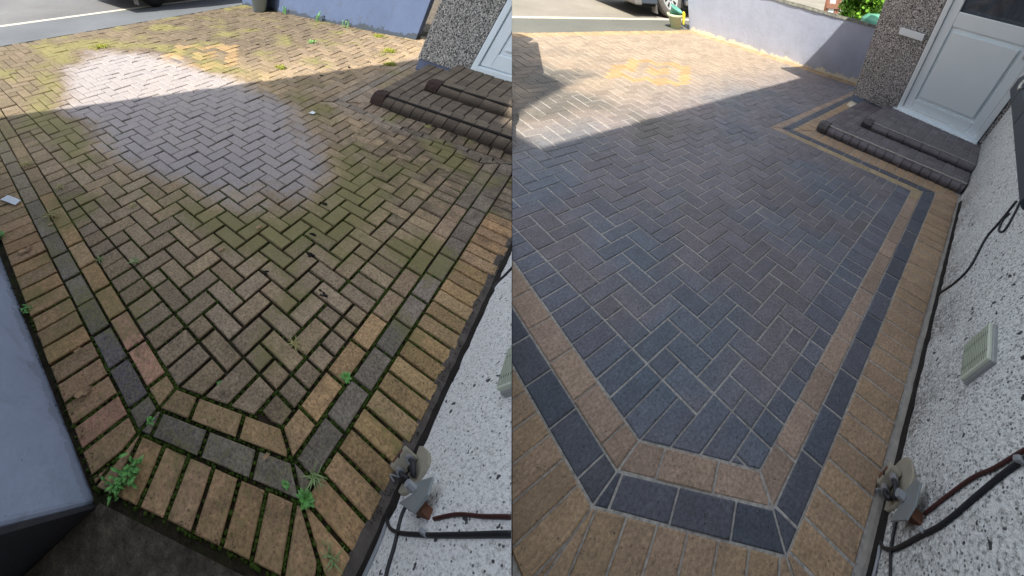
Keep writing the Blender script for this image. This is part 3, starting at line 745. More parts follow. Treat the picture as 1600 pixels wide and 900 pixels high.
# rough mortar patch at the foot of the plinth
def blob_patch(site, parent, pts, h0, h1, m, name, seed=1):
    g = G(); r = random.Random(seed); q = []
    for i in range(len(pts)):
        A, B = pts[i], pts[(i + 1) % len(pts)]
        for k in range(4):
            t_ = k / 4; q.append((A[0] + (B[0] - A[0]) * t_ + r.uniform(-.09, .09), A[1] + (B[1] - A[1]) * t_ + r.uniform(-.09, .09)))
    c = (sum(p[0] for p in q) / len(q), sum(p[1] for p in q) / len(q))
    vs = [(p[0], p[1], h0) for p in q] + [(c[0] + (p[0] - c[0]) * .82, c[1] + (p[1] - c[1]) * .82, h1 + r.uniform(-.03, .03)) for p in q] + [(c[0], c[1], h1 + .04)]
    k = len(q); fs = [(i, (i + 1) % k, (i + 1) % k + k, i + k) for i in range(k)] + [(i + k, (i + 1) % k + k, 2 * k) for i in range(k)]
    g.add(vs, fs); return build(name, g, [m], site, parent, smooth=True)
blob_patch(CLEAN, HA, [(45.4, -4.2), (43.3, -3.9), (42.2, -2.0), (40.6, -0.3), (42.4, 0.3), (44.9, -0.2)], -0.1, 0.32, M_RENDER_PATCH, 'mortar_patch', 3)

# mortar fillet and dirty gap at the foot of each side wall
def foot(site, H, f, fw, mort, seed):
    g = G(); r = random.Random(seed); vs = []; fs = []; N = 70
    for i in range(N + 1):
        a = -4 + (32.5 if site is CLEAN else 30) * i / N; b0 = f(a); j = r.uniform(-.06, .06)
        b1 = fw(a)
        vs += [(a, b0 + j, -0.4), (a, b0 + j + .02, -0.02 + j * .4), (a, b0 + .2 + j, 0.03 + j * .6), (a, b1 + .05, 0.08 + j)]
    for i in range(N):
        for k in range(3): fs.append((i * 4 + k, i * 4 + k + 1, i * 4 + k + 5, i * 4 + k + 4))
    g.add(vs, fs); build('mortar_fillet', g, [mort], site, H, solid=False, smooth=True)
    g = G(); vs = []; fs = []
    for i in range(N + 1):
        a = -4 + (32.5 if site is CLEAN else 30) * i / N; b1 = fw(a); j = r.uniform(0, .12)
        vs += [(a, b1 - .12, 0.0), (a, b1 - .10, 0.2 + j), (a, b1 + .05, 0.24 + j)]
    for i in range(N):
        for k in range(2): fs.append((i * 3 + k, i * 3 + k + 1, i * 3 + k + 4, i * 3 + k + 3))
    g.add(vs, fs); build('damp_course', g, [M_GAP], site, H, solid=False)
foot(CLEAN, HA, lambda a: 14.92 - .018 * a, lambda a: 15.30 - .022 * a, M_MORTAR, 4)
foot(MOSSY, HB, lambda a: 14.25 - .055 * a, lambda a: 14.72 - .0594 * a, M_FOOT_M, 5)

# wall vent on each side wall
def vent(site, H, q, b, th, rows=2, cols=14):
    """q: 4 corners (a,h) in order bottom-left, bottom-right, top-right, top-left"""
    g = G(); g.slab([(a, b(a), h) for a, h in q], (0, th + .1, 0)); V = build('vent_surround', g, [M_VENT_EDGE], site, H, bevel=0.04)
    c = (sum(p[0] for p in q) / 4, sum(p[1] for p in q) / 4)
    qi = [(c[0] + (a - c[0]) * .95, c[1] + (h - c[1]) * .95) for a, h in q]
    g = G(); g.slab([(a, b(a) - .12, h) for a, h in qi], (0, .13, 0)); build('vent_cover', g, [M_VENT], site, V, bevel=0.03)
    g = G()
    def at(u, v):
        x = lin(lin(qi[0], qi[1], u), lin(qi[3], qi[2], u), v); return x
    for r_ in range(rows):
        for k in range(cols):
            u = (k + .8) / (cols + .8); v0 = r_ / rows + .42 / rows; v1 = v0 + .07
            p = [at(u, v0), at(u + .02, v0), at(u + .02, v1), at(u, v1)]
            g.slab([(a, b(a) - .125, h) for a, h in p], (0, .004, 0))
            g.slab([(at(u, .04)[0], b(at(u, .04)[0]) - .15, at(u, .04)[1]), (at(u + .012, .04)[0], b(at(u, .04)[0]) - .15, at(u + .012, .04)[1]), (at(u + .012, .96)[0], b(at(u, .96)[0]) - .15, at(u + .012, .96)[1]), (at(u, .96)[0], b(at(u, .96)[0]) - .15, at(u, .96)[1])], (0, .03, 0), 1)
    build('vent_slots', g, [M_SLOT, M_VENT], site, V)
vent(CLEAN, HA, [(6.2, 3.33), (6.6, 4.55), (8.35, 4.57), (7.9, 3.33)], lambda a: 15.16 - .022 * a, .2)
vent(MOSSY, HB, [(4.75, 3.45), (4.85, 4.7), (6.6, 4.7), (6.5, 3.35)], lambda a: 14.56 - .0594 * a, .2)

# charcoal tiled window sill on the clean plot's side wall
sill = thing('window_sill', CLEAN, (24, 14.1, 6.8), 'charcoal tiled sill jutting from the white wall above the thin black cable', 'window sill')
for (a0, a1) in ((12.5, 25.2), (25.45, 33.5), (33.75, 41.0)):
    g = G(); b = 14.1 - .022 * a0
    g.slab([(a0, b + .35, 5.5), (a1, b + .35, 5.5), (a1, b, 5.75), (a1, b + .05, 6.3), (a1, b + 1.2, 6.9), (a0, b + 1.2, 6.9), (a0, b + .05, 6.3), (a0, b, 5.75)][0:0] or
           [(a0, b + .25, 6.75), (a0, b, 6.95), (a0, b, 7.9), (a0, b + .3, 8.3), (a0, b + 1.2, 8.6), (a0, b + 1.2, 6.75)], (a1 - a0, -.022 * (a1 - a0), 0))
    build('sill_tile', g, [M_SILL], CLEAN, sill, bevel=0.05)

# ------------------------------------------------------------------ steps
def steps(site, label, f0, back, b0, b1, h1, h2, f1, c0, m, gapc, base_col, dirt, endcol):
    """f0(b): foot line of lower step, f1(b): foot line of upper step, back(b): porch wall line"""
    T = thing('doorstep', site, (f0(b0), b0, 0), label, 'steps')
    def tread_bricks(fa, fb, bb0, bb1, h, nm):
        g = G(); a_rows = []
        b = bb0; i = 0
        while b < bb1 - 0.05:
            e = min(b + 1, bb1); a = fa(b); j = 0; A1 = fb(b)
            off = 0 if i % 2 else 1.0
            first = True
            while a < A1 - .1:
                w_ = 1.0 - (.5 * (i % 2) if first else 0); first = False
                a2 = min(a + w_, A1)
                p = inset([(a, b), (a2, b), (a2, e), (a, e)], gapc / 2); q = inset(p, .05) if len(p) > 2 else []
                if len(p) == 4 and len(q) == 4:
                    k = rnd.random(), rnd.random(); c = tuple(x * (.8 + .4 * k[0]) for x in base_col(a, b))
                    vs = [(x, y, h - .3) for x, y in p] + [(x, y, h - .04) for x, y in p] + [(x, y, h) for x, y in q]
                    g.add(vs, [(i_, (i_ + 1) % 4, (i_ + 1) % 4 + 4, i_ + 4) for i_ in range(4)] + [(i_ + 4, (i_ + 1) % 4 + 4, (i_ + 1) % 4 + 8, i_ + 8) for i_ in range(4)] + [(8, 9, 10, 11)], 0, c)
                a = a2; j += 1
            b = e; i += 1
        build(nm, g, [m], site, T, solid=False)
    def nosing(f, bb0, bb1, hb, ht, depth, nm, pitch=1.0):
        g = G(); b = bb0; prof = []
        r_ = ht - hb
        for i in range(9):
            t_ = math.pi / 2 * i / 8; prof.append((depth * (1 - math.cos(t_)) if False else depth - depth * math.cos(t_) ** 0.9 if i < 8 else depth, hb + r_ * math.sin(t_) ** 0.9))
        prof = [(0.0, hb - .3)] + prof + [(depth + .02, hb - .3)]
        while b < bb1 - .1:
            e = min(b + pitch, bb1); y0, y1 = b + gapc * .35, e - gapc * .35
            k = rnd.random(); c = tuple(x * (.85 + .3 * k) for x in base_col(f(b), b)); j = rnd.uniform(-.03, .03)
            dk = tuple(x * dirt for x in c)  # nosing colour darkens towards its foot
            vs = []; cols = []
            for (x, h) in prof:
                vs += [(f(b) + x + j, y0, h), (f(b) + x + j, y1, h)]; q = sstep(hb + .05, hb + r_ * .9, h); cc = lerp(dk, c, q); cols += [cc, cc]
            n_ = len(prof); fs = [(2 * i_, 2 * i_ + 1, 2 * i_ + 3, 2 * i_ + 2) for i_ in range(n_ - 1)] + [tuple(2 * i_ for i_ in range(n_)), tuple(2 * i_ + 1 for i_ in range(n_ - 1, -1, -1))]
            g.add(vs, fs, 0, cols); b = e
        return build(nm, g, [m], site, T, bevel=0)
    def core(fa, fb, bb0, bb1, h0_, h1_, nm):
        g = G(); g.slab([(fa(bb0) + .25, bb0 + .03, h1_), (fb(bb0), bb0 + .03, h1_), (fb(bb1), bb1, h1_), (fa(bb1) + .25, bb1, h1_)], (0, 0, h0_ - h1_)); build(nm, g, [M_GAP if site is MOSSY else M_SAND], site, T)
    dep = 1.5
    core(lambda b: f0(b) + .3, back, b0, b1, -.4, h1 - .07, 'lower_step_core'); core(lambda b: f1(b) + .3, back, c0, b1, h1 - .1, h2 - .07, 'upper_step_core')
    nosing(f0, b0 + 1.15, b1, 0, h1, dep, 'lower_step_nosing'); nosing(f1, c0 + 1.15, b1, h1, h2, dep, 'upper_step_nosing', 2.0)
    tread_bricks(lambda b: f0(b) + dep - .04, lambda b: (f1(b) - .03) if b > c0 - .2 else back(b) - .05, b0, b1, h1, 'lower_tread')
    tread_bricks(lambda b: f1(b) + dep - .04, lambda b: back(b) - .1, c0, b1, h2, 'upper_tread')
    # broken dark end blocks
    for (f, bb, hb, ht) in ((f0, b0, 0, h1), (f1, c0, h1, h2)):
        g = G(); q = []; r = random.Random(int(bb * 10) + 50)
        ring = [(0.0, hb), (0.0, hb + (ht - hb) * .55), (0.35, ht * 1.0 - .02), (1.0, ht + .04), (1.4, ht - .05), (1.5, hb)]
        vs = []
        for y in (bb - .1, bb + .3, bb + .7, bb + 1.14):
            for (x, h) in ring: vs.append((f(bb) + x + r.uniform(-.05, .05), y + r.uniform(-.03, .03), max(hb - .2, h + r.uniform(-.06, .06))))
        n_ = len(ring); fs = [(i_ * n_ + k, i_ * n_ + (k + 1) % n_, (i_ + 1) * n_ + (k + 1) % n_, (i_ + 1) * n_ + k) for i_ in range(3) for k in range(n_)] + [tuple(range(n_)), tuple(3 * n_ + k for k in range(n_ - 1, -1, -1))]
        g.add(vs, fs, 0, endcol); build('end_block', g, [m], site, T, bevel=0.05)
    return T
backA = lambda b: 45.3 - (b + 4.1) * 2.85 / 18.45
backB = lambda b: 41.0 - (b + 3.75) * 3.6 / 16.15
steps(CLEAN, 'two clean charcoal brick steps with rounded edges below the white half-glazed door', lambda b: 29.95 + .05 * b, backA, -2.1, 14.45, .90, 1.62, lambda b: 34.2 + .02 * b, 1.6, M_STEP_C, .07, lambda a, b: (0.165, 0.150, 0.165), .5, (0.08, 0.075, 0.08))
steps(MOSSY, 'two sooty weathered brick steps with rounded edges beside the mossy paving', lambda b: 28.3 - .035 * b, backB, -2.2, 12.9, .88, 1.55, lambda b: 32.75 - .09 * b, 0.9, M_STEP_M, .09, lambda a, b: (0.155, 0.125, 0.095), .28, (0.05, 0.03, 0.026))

# ------------------------------------------------------------------ cables, junction plate and bracket at the wall foot
def wirework(site, bw, q, lb):
    """bw(a): wall face; q: dict of measured paths in (a,h)"""
    W_ = lambda a, h, o=.1: (a, bw(a) - o, h)
    for (key, nm, m, r_, lab) in (('red', 'red_cable', M_RED, .043, 'dark red cable clipped to the white wall ' + lb), ('black', 'black_cable', M_BLACK, .055, 'thick black cable looping at the white wall foot ' + lb), ('drop', 'black_cable', M_BLACK, .045, 'thin black cable dropping from the grey bracket ' + lb), ('run', 'black_cable', M_BLACK, .06, 'black cable lying in the gap along the wall foot ' + lb), ('top', 'black_cable', M_BLACK, .05, 'thin black cable falling across the white wall ' + lb), ('loop', 'black_cable', M_BLACK, .05, 'short black cable end hooked round near the sill ' + lb), ('grey', 'grey_cable', M_GREYC, .05, 'thin pale grey cable low on the white wall ' + lb)):
        if key not in q: continue
        g = G(); p = smooth_path([W_(*x) for x in q[key]]); g.origin = tuple(p[0]); g.tube(p, r_, 8)
        o = build(nm, g, [m], site, smooth=True)
        if o: tag(o, lab, 'cable')
    pl = q['plate']; T = thing('junction_box', site, W_(*pl[0]), 'opened junction box with cream back plate at the wall foot ' + lb, 'junction box')
    c = pl[0]; ra, rh, an = pl[1]; g = G(); pts = []
    for i in range(20):
        t_ = 2 * math.pi * i / 20; x = ra * math.copysign(abs(math.cos(t_)) ** .7, math.cos(t_)); y = rh * math.copysign(abs(math.sin(t_)) ** .7, math.sin(t_))
        pts.append((c[0] + x * math.cos(an) - y * math.sin(an), c[1] + x * math.sin(an) + y * math.cos(an)))
    g.slab([W_(a, h, .16) for a, h in pts], (0, .12, 0)); build('back_plate', g, [M_PLATE], site, T, bevel=0.03)
    # amplifier body with two threaded connectors
    e = (math.cos(an), math.sin(an)); f = (-math.sin(an), math.cos(an))
    K = lambda u, v, o: W_(c[0] + e[0] * u + f[0] * v, c[1] + e[1] * u + f[1] * v, o)
    g = G(); g.slab([K(-.45, -.15, .62), K(.45, -.15, .62), K(.45, .12, .62), K(-.45, .12, .62)], (0, .42, 0)); build('connector_block', g, [M_PLATE], site, T, bevel=0.04)
    g = G(); g.slab([K(-.28, -.08, .64), K(.28, -.08, .64), K(.28, .05, .64), K(-.28, .05, .64)], (0, .03, 0)); build('rusty_face', g, [M_RUST], site, T)
    for u in (-.28, .26):
        g = G(); g.tube([K(u, .12, .42), K(u, .2, .42), K(u, .2, .42), K(u, .42, .42)], [.10, .10, .14, .14], 8); build('connector', g, [M_BRASS], site, T)
        g = G(); g.tube(smooth_path([K(u, .42, .42), K(u, .62, .40), K(u * .4 - .1, .78 if u > 0 else .6, .3), K(-.2 + u, .2, .22), K(-.5, -.3, .2), K(-.75, -.7, .16)]), .085, 8); build('lead', g, [M_BLACK], site, T, smooth=True)
    for k in range(7):
        r = random.Random(k + 3); g = G(); p0 = (r.uniform(-.7, .2), r.uniform(-.6, .1)); g.tube(smooth_path([K(p0[0], p0[1], .3), K(p0[0] + r.uniform(-.2, .3), p0[1] + r.uniform(-.3, .2), .5 + r.uniform(0, .2)), K(p0[0] + r.uniform(-.4, .4), p0[1] + r.uniform(-.4, .1), .35)]), .03, 5); build('wire', g, [M_GREYC if k % 2 else M_BLACK], site, T)
    # bent grey bracket
    B = q['bracket']; T2 = thing('cable_bracket', site, W_(*B[0]), 'bent grey metal bracket on the white wall ' + lb, 'bracket')
    g = G(); g.slab([W_(a, h, .42) for a, h in B], (0, .06, 0)); build('plate', g, [M_METAL], site, T2, bevel=0.015)
    cB = (sum(p[0] for p in B) / len(B), sum(p[1] for p in B) / len(B))
    g = G(); g.box(cB[0] - .35, cB[0] - .05, bw(cB[0]) - .38, bw(cB[0]) + .05, cB[1] - .3, cB[1] + .25); build('mount', g, [M_RUST], site, T2, bevel=0.03)
    g = G(); g.tube([W_(cB[0] + .1, cB[1] - .2, .43), W_(cB[0] + .1, cB[1] - .2, .62)], [.16, .14], 8); build('screw', g, [M_GREYC], site, T2)
    for k, (a, h) in enumerate(q['clips']):
        g = G(); g.origin = W_(a, h, 0); g.box(a - .07, a + .07, bw(a) - .22, bw(a) + .05, h - .09, h + .09); o = build('cable_clip', g, [M_GREYC], site, bevel=0.03)
        if o: tag(o, q['cliplab'][k] + ' ' + lb, 'cable clip')
wirework(CLEAN, lambda a: 15.35 - .022 * a, dict(
    red=[(2.15, 2.25), (2.65, 3.1), (3.1, 3.95), (3.3, 4.6), (3.65, 5.4), (4.1, 6.6), (5, 8.5)],
    black=[(2.3, -.1), (1.6, .05), (1.15, .35), (1.1, .8), (1.2, 1.3), (1.6, 2.2), (2.0, 3.1), (2.8, 4.3), (3.35, 5.2), (3.9, 6.5), (4.8, 8.5)],
    drop=[(2.25, 1.45), (2.0, .95), (1.45, .92), (1.0, 1.0), (.55, 1.2), (-.5, 1.6), (-1.5, 2)],
    run=[(2.4, .25), (5, .12), (9, .15), (13, .1), (14.3, .1), (14.0, 1.5), (14.2, 2.7), (15.9, 3.7), (16.3, 4.6), (16.9, 5.6)],
    loop=[(17.0, 6.0), (16.0, 5.6), (15.1, 5.1), (14.9, 4.8), (15.5, 4.55), (16.2, 4.8), (16.2, 5.2)],
    grey=[(1.9, -.1), (1.1, .3), (.2, .35), (-1.2, .3), (-3, .3)],
    plate=[(3.0, .45), (1.0, .72, .9)], bracket=[(2.45, 1.55), (2.9, 2.15), (2.75, 2.4), (2.15, 2.35), (1.75, 2.05), (1.65, 1.2), (2.05, 1.5)], clips=[(3.4, 5.3), (1.72, 2.35)], cliplab=['small grey clip on the red and black cables', 'small grey clip under the bracket']), 'beside the clean drive')
wirework(MOSSY, lambda a: 14.78 - .0594 * a, dict(
    red=[(1.15, 2.45), (1.4, 3.2), (1.5, 4.0), (1.6, 4.6), (1.8, 6)],
    black=[(1.5, -.2), (.95, 0), (.6, .35), (.5, 1.0), (.7, 2.2), (1.0, 3.5), (1.3, 4.7), (1.6, 6)],
    drop=[(1.5, 1.85), (1.45, 1.1), (1.0, .9), (.2, 1.2), (-.5, 1.4), (-1.5, 1.9)],
    run=[(2.0, .1), (5, .12), (9, .15), (12.6, .15), (13.3, .9), (14.2, 2)],
    grey=[(1.4, -.1), (.3, .3), (-.8, .35), (-2.2, .3)],
    plate=[(2.45, .35), (.85, .78, .5)], bracket=[(1.75, 1.6), (2.0, 2.4), (1.5, 2.5), (.95, 2.2), (1.1, 1.25), (1.45, 1.8)], clips=[(.75, 2.35)], cliplab=['small grey clip under the bracket']), 'beside the mossy drive')
g = G(); g.origin = (29, 13.6, 6.3); g.tube(smooth_path([(34.4, 13.9, 9.6), (34.2, 13.4, 8.9), (33.9, 13.15, 8.2), (33.4, 13.2, 7.9)]), .12, 8)
o = build('rope', g, [M_ROPE], CLEAN, smooth=True)
if o: tag(o, 'frayed white rope hanging over the upper tiles of the charcoal sill', 'rope')

# ------------------------------------------------------------------ cars
def car(site, a0, a1, b_near, b_far, wheel_a, wr, paint, label, body_h, wheel_style):
    """a long body parallel to the kerb; b_near is the side facing the drive"""
    T = thing('parked_car', site, (wheel_a[0], b_near, -.05), label, 'car')
    z0 = -.05
    # side profile (a,h) with wheel arches
    def arch(c): return [(c + (wr + .55) * math.cos(t_), z0 + wr + (wr + .55) * math.sin(t_)) for t_ in [math.pi - math.pi * i / 10 + 0 for i in range(11)]]
    sill = z0 + 2.1; prof = [(a0, sill + 1.2), (a0 + .6, sill)]
    for c in sorted(wheel_a): prof += [(c - wr - .55, sill)] + arch(c)[0:] + [(c + wr + .55, sill)]
    prof += [(a1 - .6, sill), (a1, sill + 1.4), (a1, sill + 4.5), (a1 - 1.2, body_h * .62), (a1 - 9, body_h * .66)]
    prof += [(a1 - 14, body_h), (a0 + 7, body_h), (a0 + .8, body_h * .64), (a0, sill + 4.5)]
    g = G(); s_ = -1 if b_far < b_near else 1; wid = abs(b_far - b_near)
    g.slab([(a, b_near, h) for a, h in prof], (0, s_ * wid, 0))
    build('body', g, [paint], site, T, bevel=0.18)
    g = G(); k = body_h * .66
    for (x0, x1) in ((a0 + 7.5, (a0 + a1) / 2 - .5), ((a0 + a1) / 2 + .3, a1 - 14.5)):
        g.slab([(x0 - 1.2, b_near - s_ * .06, k), (x1 + .6, b_near - s_ * .06, k), (x1, b_near - s_ * .06, body_h - 1), (x0, b_near - s_ * .06, body_h - 1)], (0, s_ * .1, 0))
    build('side_window', g, [M_CARGLASS], site, T)
    g = G(); g.slab([(a0 + 2.5, b_near - s_ * .05, sill + .15), (a1 - 2.5, b_near - s_ * .05, sill + .15), (a1 - 2.5, b_near - s_ * .05, sill + .45), (a0 + 2.5, b_near - s_ * .05, sill + .45)], (0, s_ * .1, 0)) if False else g.box(min(wheel_a) + wr + .8, max(wheel_a) - wr - .8, min(b_near, b_near - s_ * .15), max(b_near, b_near - s_ * .15), sill + .2, sill + .8)
    build('side_trim', g, [M_TRIM], site, T, bevel=.05)
    g = G(); y0, y1 = sorted((b_near - s_ * .1, b_far + s_ * .1)); g.box(a0 - .7, a0 + 1.0, y0, y1, sill - .2, sill + 2.2); build('bumper', g, [M_TRIM], site, T, bevel=0.3, seg=3)
    g = G(); g.box(a1 - 1, a1 + .7, y0, y1, sill - .2, sill + 2.2); build('bumper', g, [M_TRIM], site, T, bevel=0.3, seg=3)
    g = G(); y0, y1 = sorted((b_near + s_ * .6, b_far - s_ * .6)); g.box(a0 + 1, a1 - 1, y0, y1, z0 + 1.7, sill + .6); build('underbody', g, [M_GAP], site, T)
    for y in (b_near, b_far - s_ * 2.2):
        g = G(); q = sorted((y, y + s_ * 2.2)); g.box(a0 - .12, a0 + .3, q[0], q[1], sill + 3.6, sill + 5.2); build('tail_lamp', g, [M_LAMP], site, T, bevel=0.1)
    for c in wheel_a:
        g = G(); g.box(c - wr - .95, c - wr - .8, *sorted((b_near + s_ * .1, b_near + s_ * 1.9)), z0 + .7, sill + .5); build('mudflap', g, [M_TRIM], site, T)
        for y in (b_near + s_ * .15, b_far - s_ * 2.1):
            tw = 1.95; ax = (0, -s_, 0); o_ = (c, y + s_ * tw, z0 + wr) if y == b_near + s_ * .15 else (c, y, z0 + wr)
            if y != b_near + s_ * .15: ax = (0, s_, 0); o_ = (c, y, z0 + wr)
            g = G(); g.lathe(o_, ax, [(wr * .55, 0), (wr * .9, .0), (wr, .25), (wr, tw - .3), (wr * .93, tw - .02), (wr * .72, tw), (wr * .64, tw - .12)], 36)
            wl = build('wheel', g, [M_TYREP if wheel_style == 'hub' else M_TYRE], site, T, smooth=True)
            g = G(); g.lathe(o_, ax, [(0.01, tw - .35), (wr * .60, tw - .42), (wr * .66, tw - .10), (wr * .60, tw - .02), (wr * .56, tw - .12), (0.02, tw - .14)], 36)
            rm = build('rim', g, [M_ALLOY], site, wl, smooth=True)
            g = G(); A = Vector(ax)
            for k_ in range(9):
                t0 = 2 * math.pi * k_ / 9
                pts = [Vector(o_) + A * (tw - .05) + Vector((math.cos(t_) * r_, 0, math.sin(t_) * r_)) for r_, t_ in ((wr * .28, t0 - .10), (wr * .5, t0 - .16), (wr * .52, t0 + .16), (wr * .28, t0 + .12))]
                g.slab(pts, tuple(A * -.05))
            build('hubcap_slots' if wheel_style == 'hub' else 'rim_holes', g, [M_SLOT], site, rm)
            g = G(); g.lathe(o_, ax, [(0.01, tw + .06), (wr * .15, tw + .05), (wr * .17, tw - .08)], 20); build('hub_cap', g, [M_ALLOY], site, rm, smooth=True)
    return T
car(CLEAN, 44.8, 90, -53.9, -71, (53.8, 82), 3.4, M_PAINT, 'dark blue-grey car parked at the kerb with a silver nine-slot hubcap', 15, 'hub')
car(MOSSY, 29.5, 74, -56.1, -73.5, (38.0, 65), 3.2, M_PAINT2, 'dark car parked on the grey road with a white steel wheel', 15, 'steel')

# ------------------------------------------------------------------ pots
def pot(site, c, r0, r1, hgt, m, label, rim=.28, nm='planter_pot', soil=True):
    T = thing(nm, site, c, label, 'pot'); g = G()
    g.lathe(c, (0, 0, 1), [(0.01, 0), (r0, 0), (r0 + (r1 - r0) * .8, hgt * .8), (r1 + .1, hgt * .8), (r1 + .16, hgt * .98), (r1 + .02, hgt), (r1 - .15, hgt * .97), (r1 - .2, hgt * .78), (r0, .3), (.01, .3)], 28, 0)
    build('pot_body', g, [m], site, T, smooth=True)
    if soil:
        g = G(); g.lathe(c, (0, 0, 1), [(0.01, hgt * .78), (r1 - .22, hgt * .76)], 20); build('soil', g, [M_GAP], site, T)
    return T
pot(CLEAN, (47.5, -46.0, -.02), 1.0, 1.4, 2.1, M_POT, 'pale cream-green plastic plant pot at the wall end beside the clean drive')
T = thing('bucket', CLEAN, (47.6, -46.1, 1.6), 'teal plastic bucket tipped inside the cream-green pot', 'bucket')
g = G(); g.lathe((47.6, -46.1, 1.6), (.25, .35, 1), [(.01, 0), (.9, 0), (1.05, 1.2), (1.2, 1.25), (1.2, 1.4), (1.0, 1.4), (1.05, .2), (.01, .2)], 26); build('bucket_shell', g, [M_TEAL], CLEAN, T, smooth=True)
g = G(); g.origin = (48.6, -45.3, 0); g.slab([(48.7, -45.0, .7), (49.05, -45.0, .65), (49.35, -45.0, 1.5), (49.6, -45.0, 2.1), (49.5, -45.0, 2.5), (49.15, -45.0, 2.6), (48.9, -45.0, 2.3), (48.75, -45.0, 1.6)], (.05, -.28, 0))
o = build('toy_spade', g, [M_YELLOW], CLEAN, bevel=0.06); tag(o, 'yellow plastic spade leaning against the cream-green pot', 'spade')
pot(MOSSY, (50.2, -39.2, -.02), 1.25, 1.75, 3.4, M_GREYPOT, 'grey plastic plant pot standing against the dull blue wall')

# ------------------------------------------------------------------ plants
def leaf(g, o, dir_, length, width, lift, m=0, col=(1, 1, 1), curl=.5, seg=5):
    d = Vector((math.cos(dir_), math.sin(dir_), 0)); s_ = Vector((-d.y, d.x, 0)); vs = []; o = Vector(o)
    for i in range(seg + 1):
        t_ = i / seg; c = o + d * (length * t_ * (1 - .12 * t_)) + Vector((0, 0, lift * math.sin(min(1, t_ * 1.25) * math.pi / 2) - curl * lift * t_ * t_))
        w_ = width * math.sin(math.pi * min(1, (t_ * .92 + .06))) ** .8
        vs += [c - s_ * w_ + Vector((0, 0, .25 * w_)), c, c + s_ * w_ + Vector((0, 0, .25 * w_))]
    fs = []
    for i in range(seg):
        fs += [(3 * i, 3 * i + 1, 3 * i + 4, 3 * i + 3), (3 * i + 1, 3 * i + 2, 3 * i + 5, 3 * i + 4)]
    g.add(vs, fs, m, col)
def blade(g, o, dir_, length, hgt, w_=.03, m=0, col=(1, 1, 1)):
    d = Vector((math.cos(dir_), math.sin(dir_), 0)); s_ = Vector((-d.y, d.x, 0)); vs = []; o = Vector(o)
    for i in range(5):
        t_ = i / 4; c = o + d * length * t_ ** 1.3 + Vector((0, 0, hgt * math.sin(t_ * math.pi * .62))); ww = w_ * (1 - t_ * .9)
        vs += [c - s_ * ww, c + s_ * ww]
    g.add(vs, [(2 * i, 2 * i + 1, 2 * i + 3, 2 * i + 2) for i in range(4)], m, col)
def weed(site, p, size, kind, label, group=None, n=None):
    g = G(); r = random.Random(int(p[0] * 97 + p[1] * 31)); g.origin = (p[0], p[1], -.1)
    z = -.05
    if kind == 'rosette':
        for i in range(n or 13): leaf(g, (p[0], p[1], z), i * 2.4 + r.uniform(-.2, .2), size * r.uniform(.55, 1), size * .17, size * r.uniform(.2, .5), 0, tuple(r.uniform(.75, 1.1) for _ in range(3)))
        mats = [M_LEAF]
    elif kind == 'clump':
        for i in range(n or 34):
            c = (p[0] + r.gauss(0, size * .35), p[1] + r.gauss(0, size * .35)); leaf(g, (c[0], c[1], z + r.uniform(0, size * .35)), r.uniform(0, 6.3), size * r.uniform(.4, .85), size * .10, size * r.uniform(.1, .5), 0, (r.uniform(.7, 1.1),) * 3)
        mats = [M_LEAF]
    elif kind == 'grass':
        for i in range(n or 16): blade(g, (p[0] + r.gauss(0, .06), p[1] + r.gauss(0, .06), z), r.uniform(0, 6.3), size * r.uniform(.5, 1), size * r.uniform(.2, .6), .035, 0, (r.uniform(.7, 1.1),) * 3)
        mats = [M_PALELEAF]
    elif kind == 'dry':
        for i in range(n or 40): blade(g, (p[0] + r.gauss(0, .12 * size), p[1] + r.gauss(0, .12 * size), z), r.uniform(0, 6.3), size * r.uniform(.4, 1), size * r.uniform(.1, .35), .03, 0, (r.uniform(.7, 1.15),) * 3)
        mats = [M_DRY]
    elif kind == 'tall':
        for k in range(n or 4):
            q = (p[0] + r.gauss(0, .2), p[1] + r.gauss(0, .3)); hh = size * r.uniform(.6, 1.0); dx, dy = r.uniform(-.3, .1) * size, r.uniform(-.3, .3) * size
            pts = smooth_path([(q[0], q[1], z), (q[0] + dx * .4, q[1] + dy * .4, hh * .5), (q[0] + dx, q[1] + dy, hh)], 5); g.tube(pts, .035, 5, 0, (.8, .8, .8))
            for i in range(14):
                c = pts[r.randrange(1, len(pts))]; leaf(g, c, r.uniform(0, 6.3), size * .16, .10, size * .05, 0, (r.uniform(.7, 1.1),) * 3, seg=3)
        mats = [M_LEAF]
    else:
        g.lathe((p[0], p[1], -.08), (0, 0, 1), [(size * 1.6, 0), (size * 1.2, .05), (.01, .07)], 14, 0, (.7, .7, .7))
        for i in range(n or 110): leaf(g, (p[0] + r.gauss(0, size * .5), p[1] + r.gauss(0, size * .5), z + r.uniform(0, .12)), r.uniform(0, 6.3), .3, .10, .12, 0, (r.uniform(.7, 1.15),) * 3, seg=2)
        mats = [M_MOSSY]
    o = build('weed', g, mats, site, solid=False)
    return tag(o, label, 'weed', group) if o else None
WG = 'weeds growing in the mossy drive'
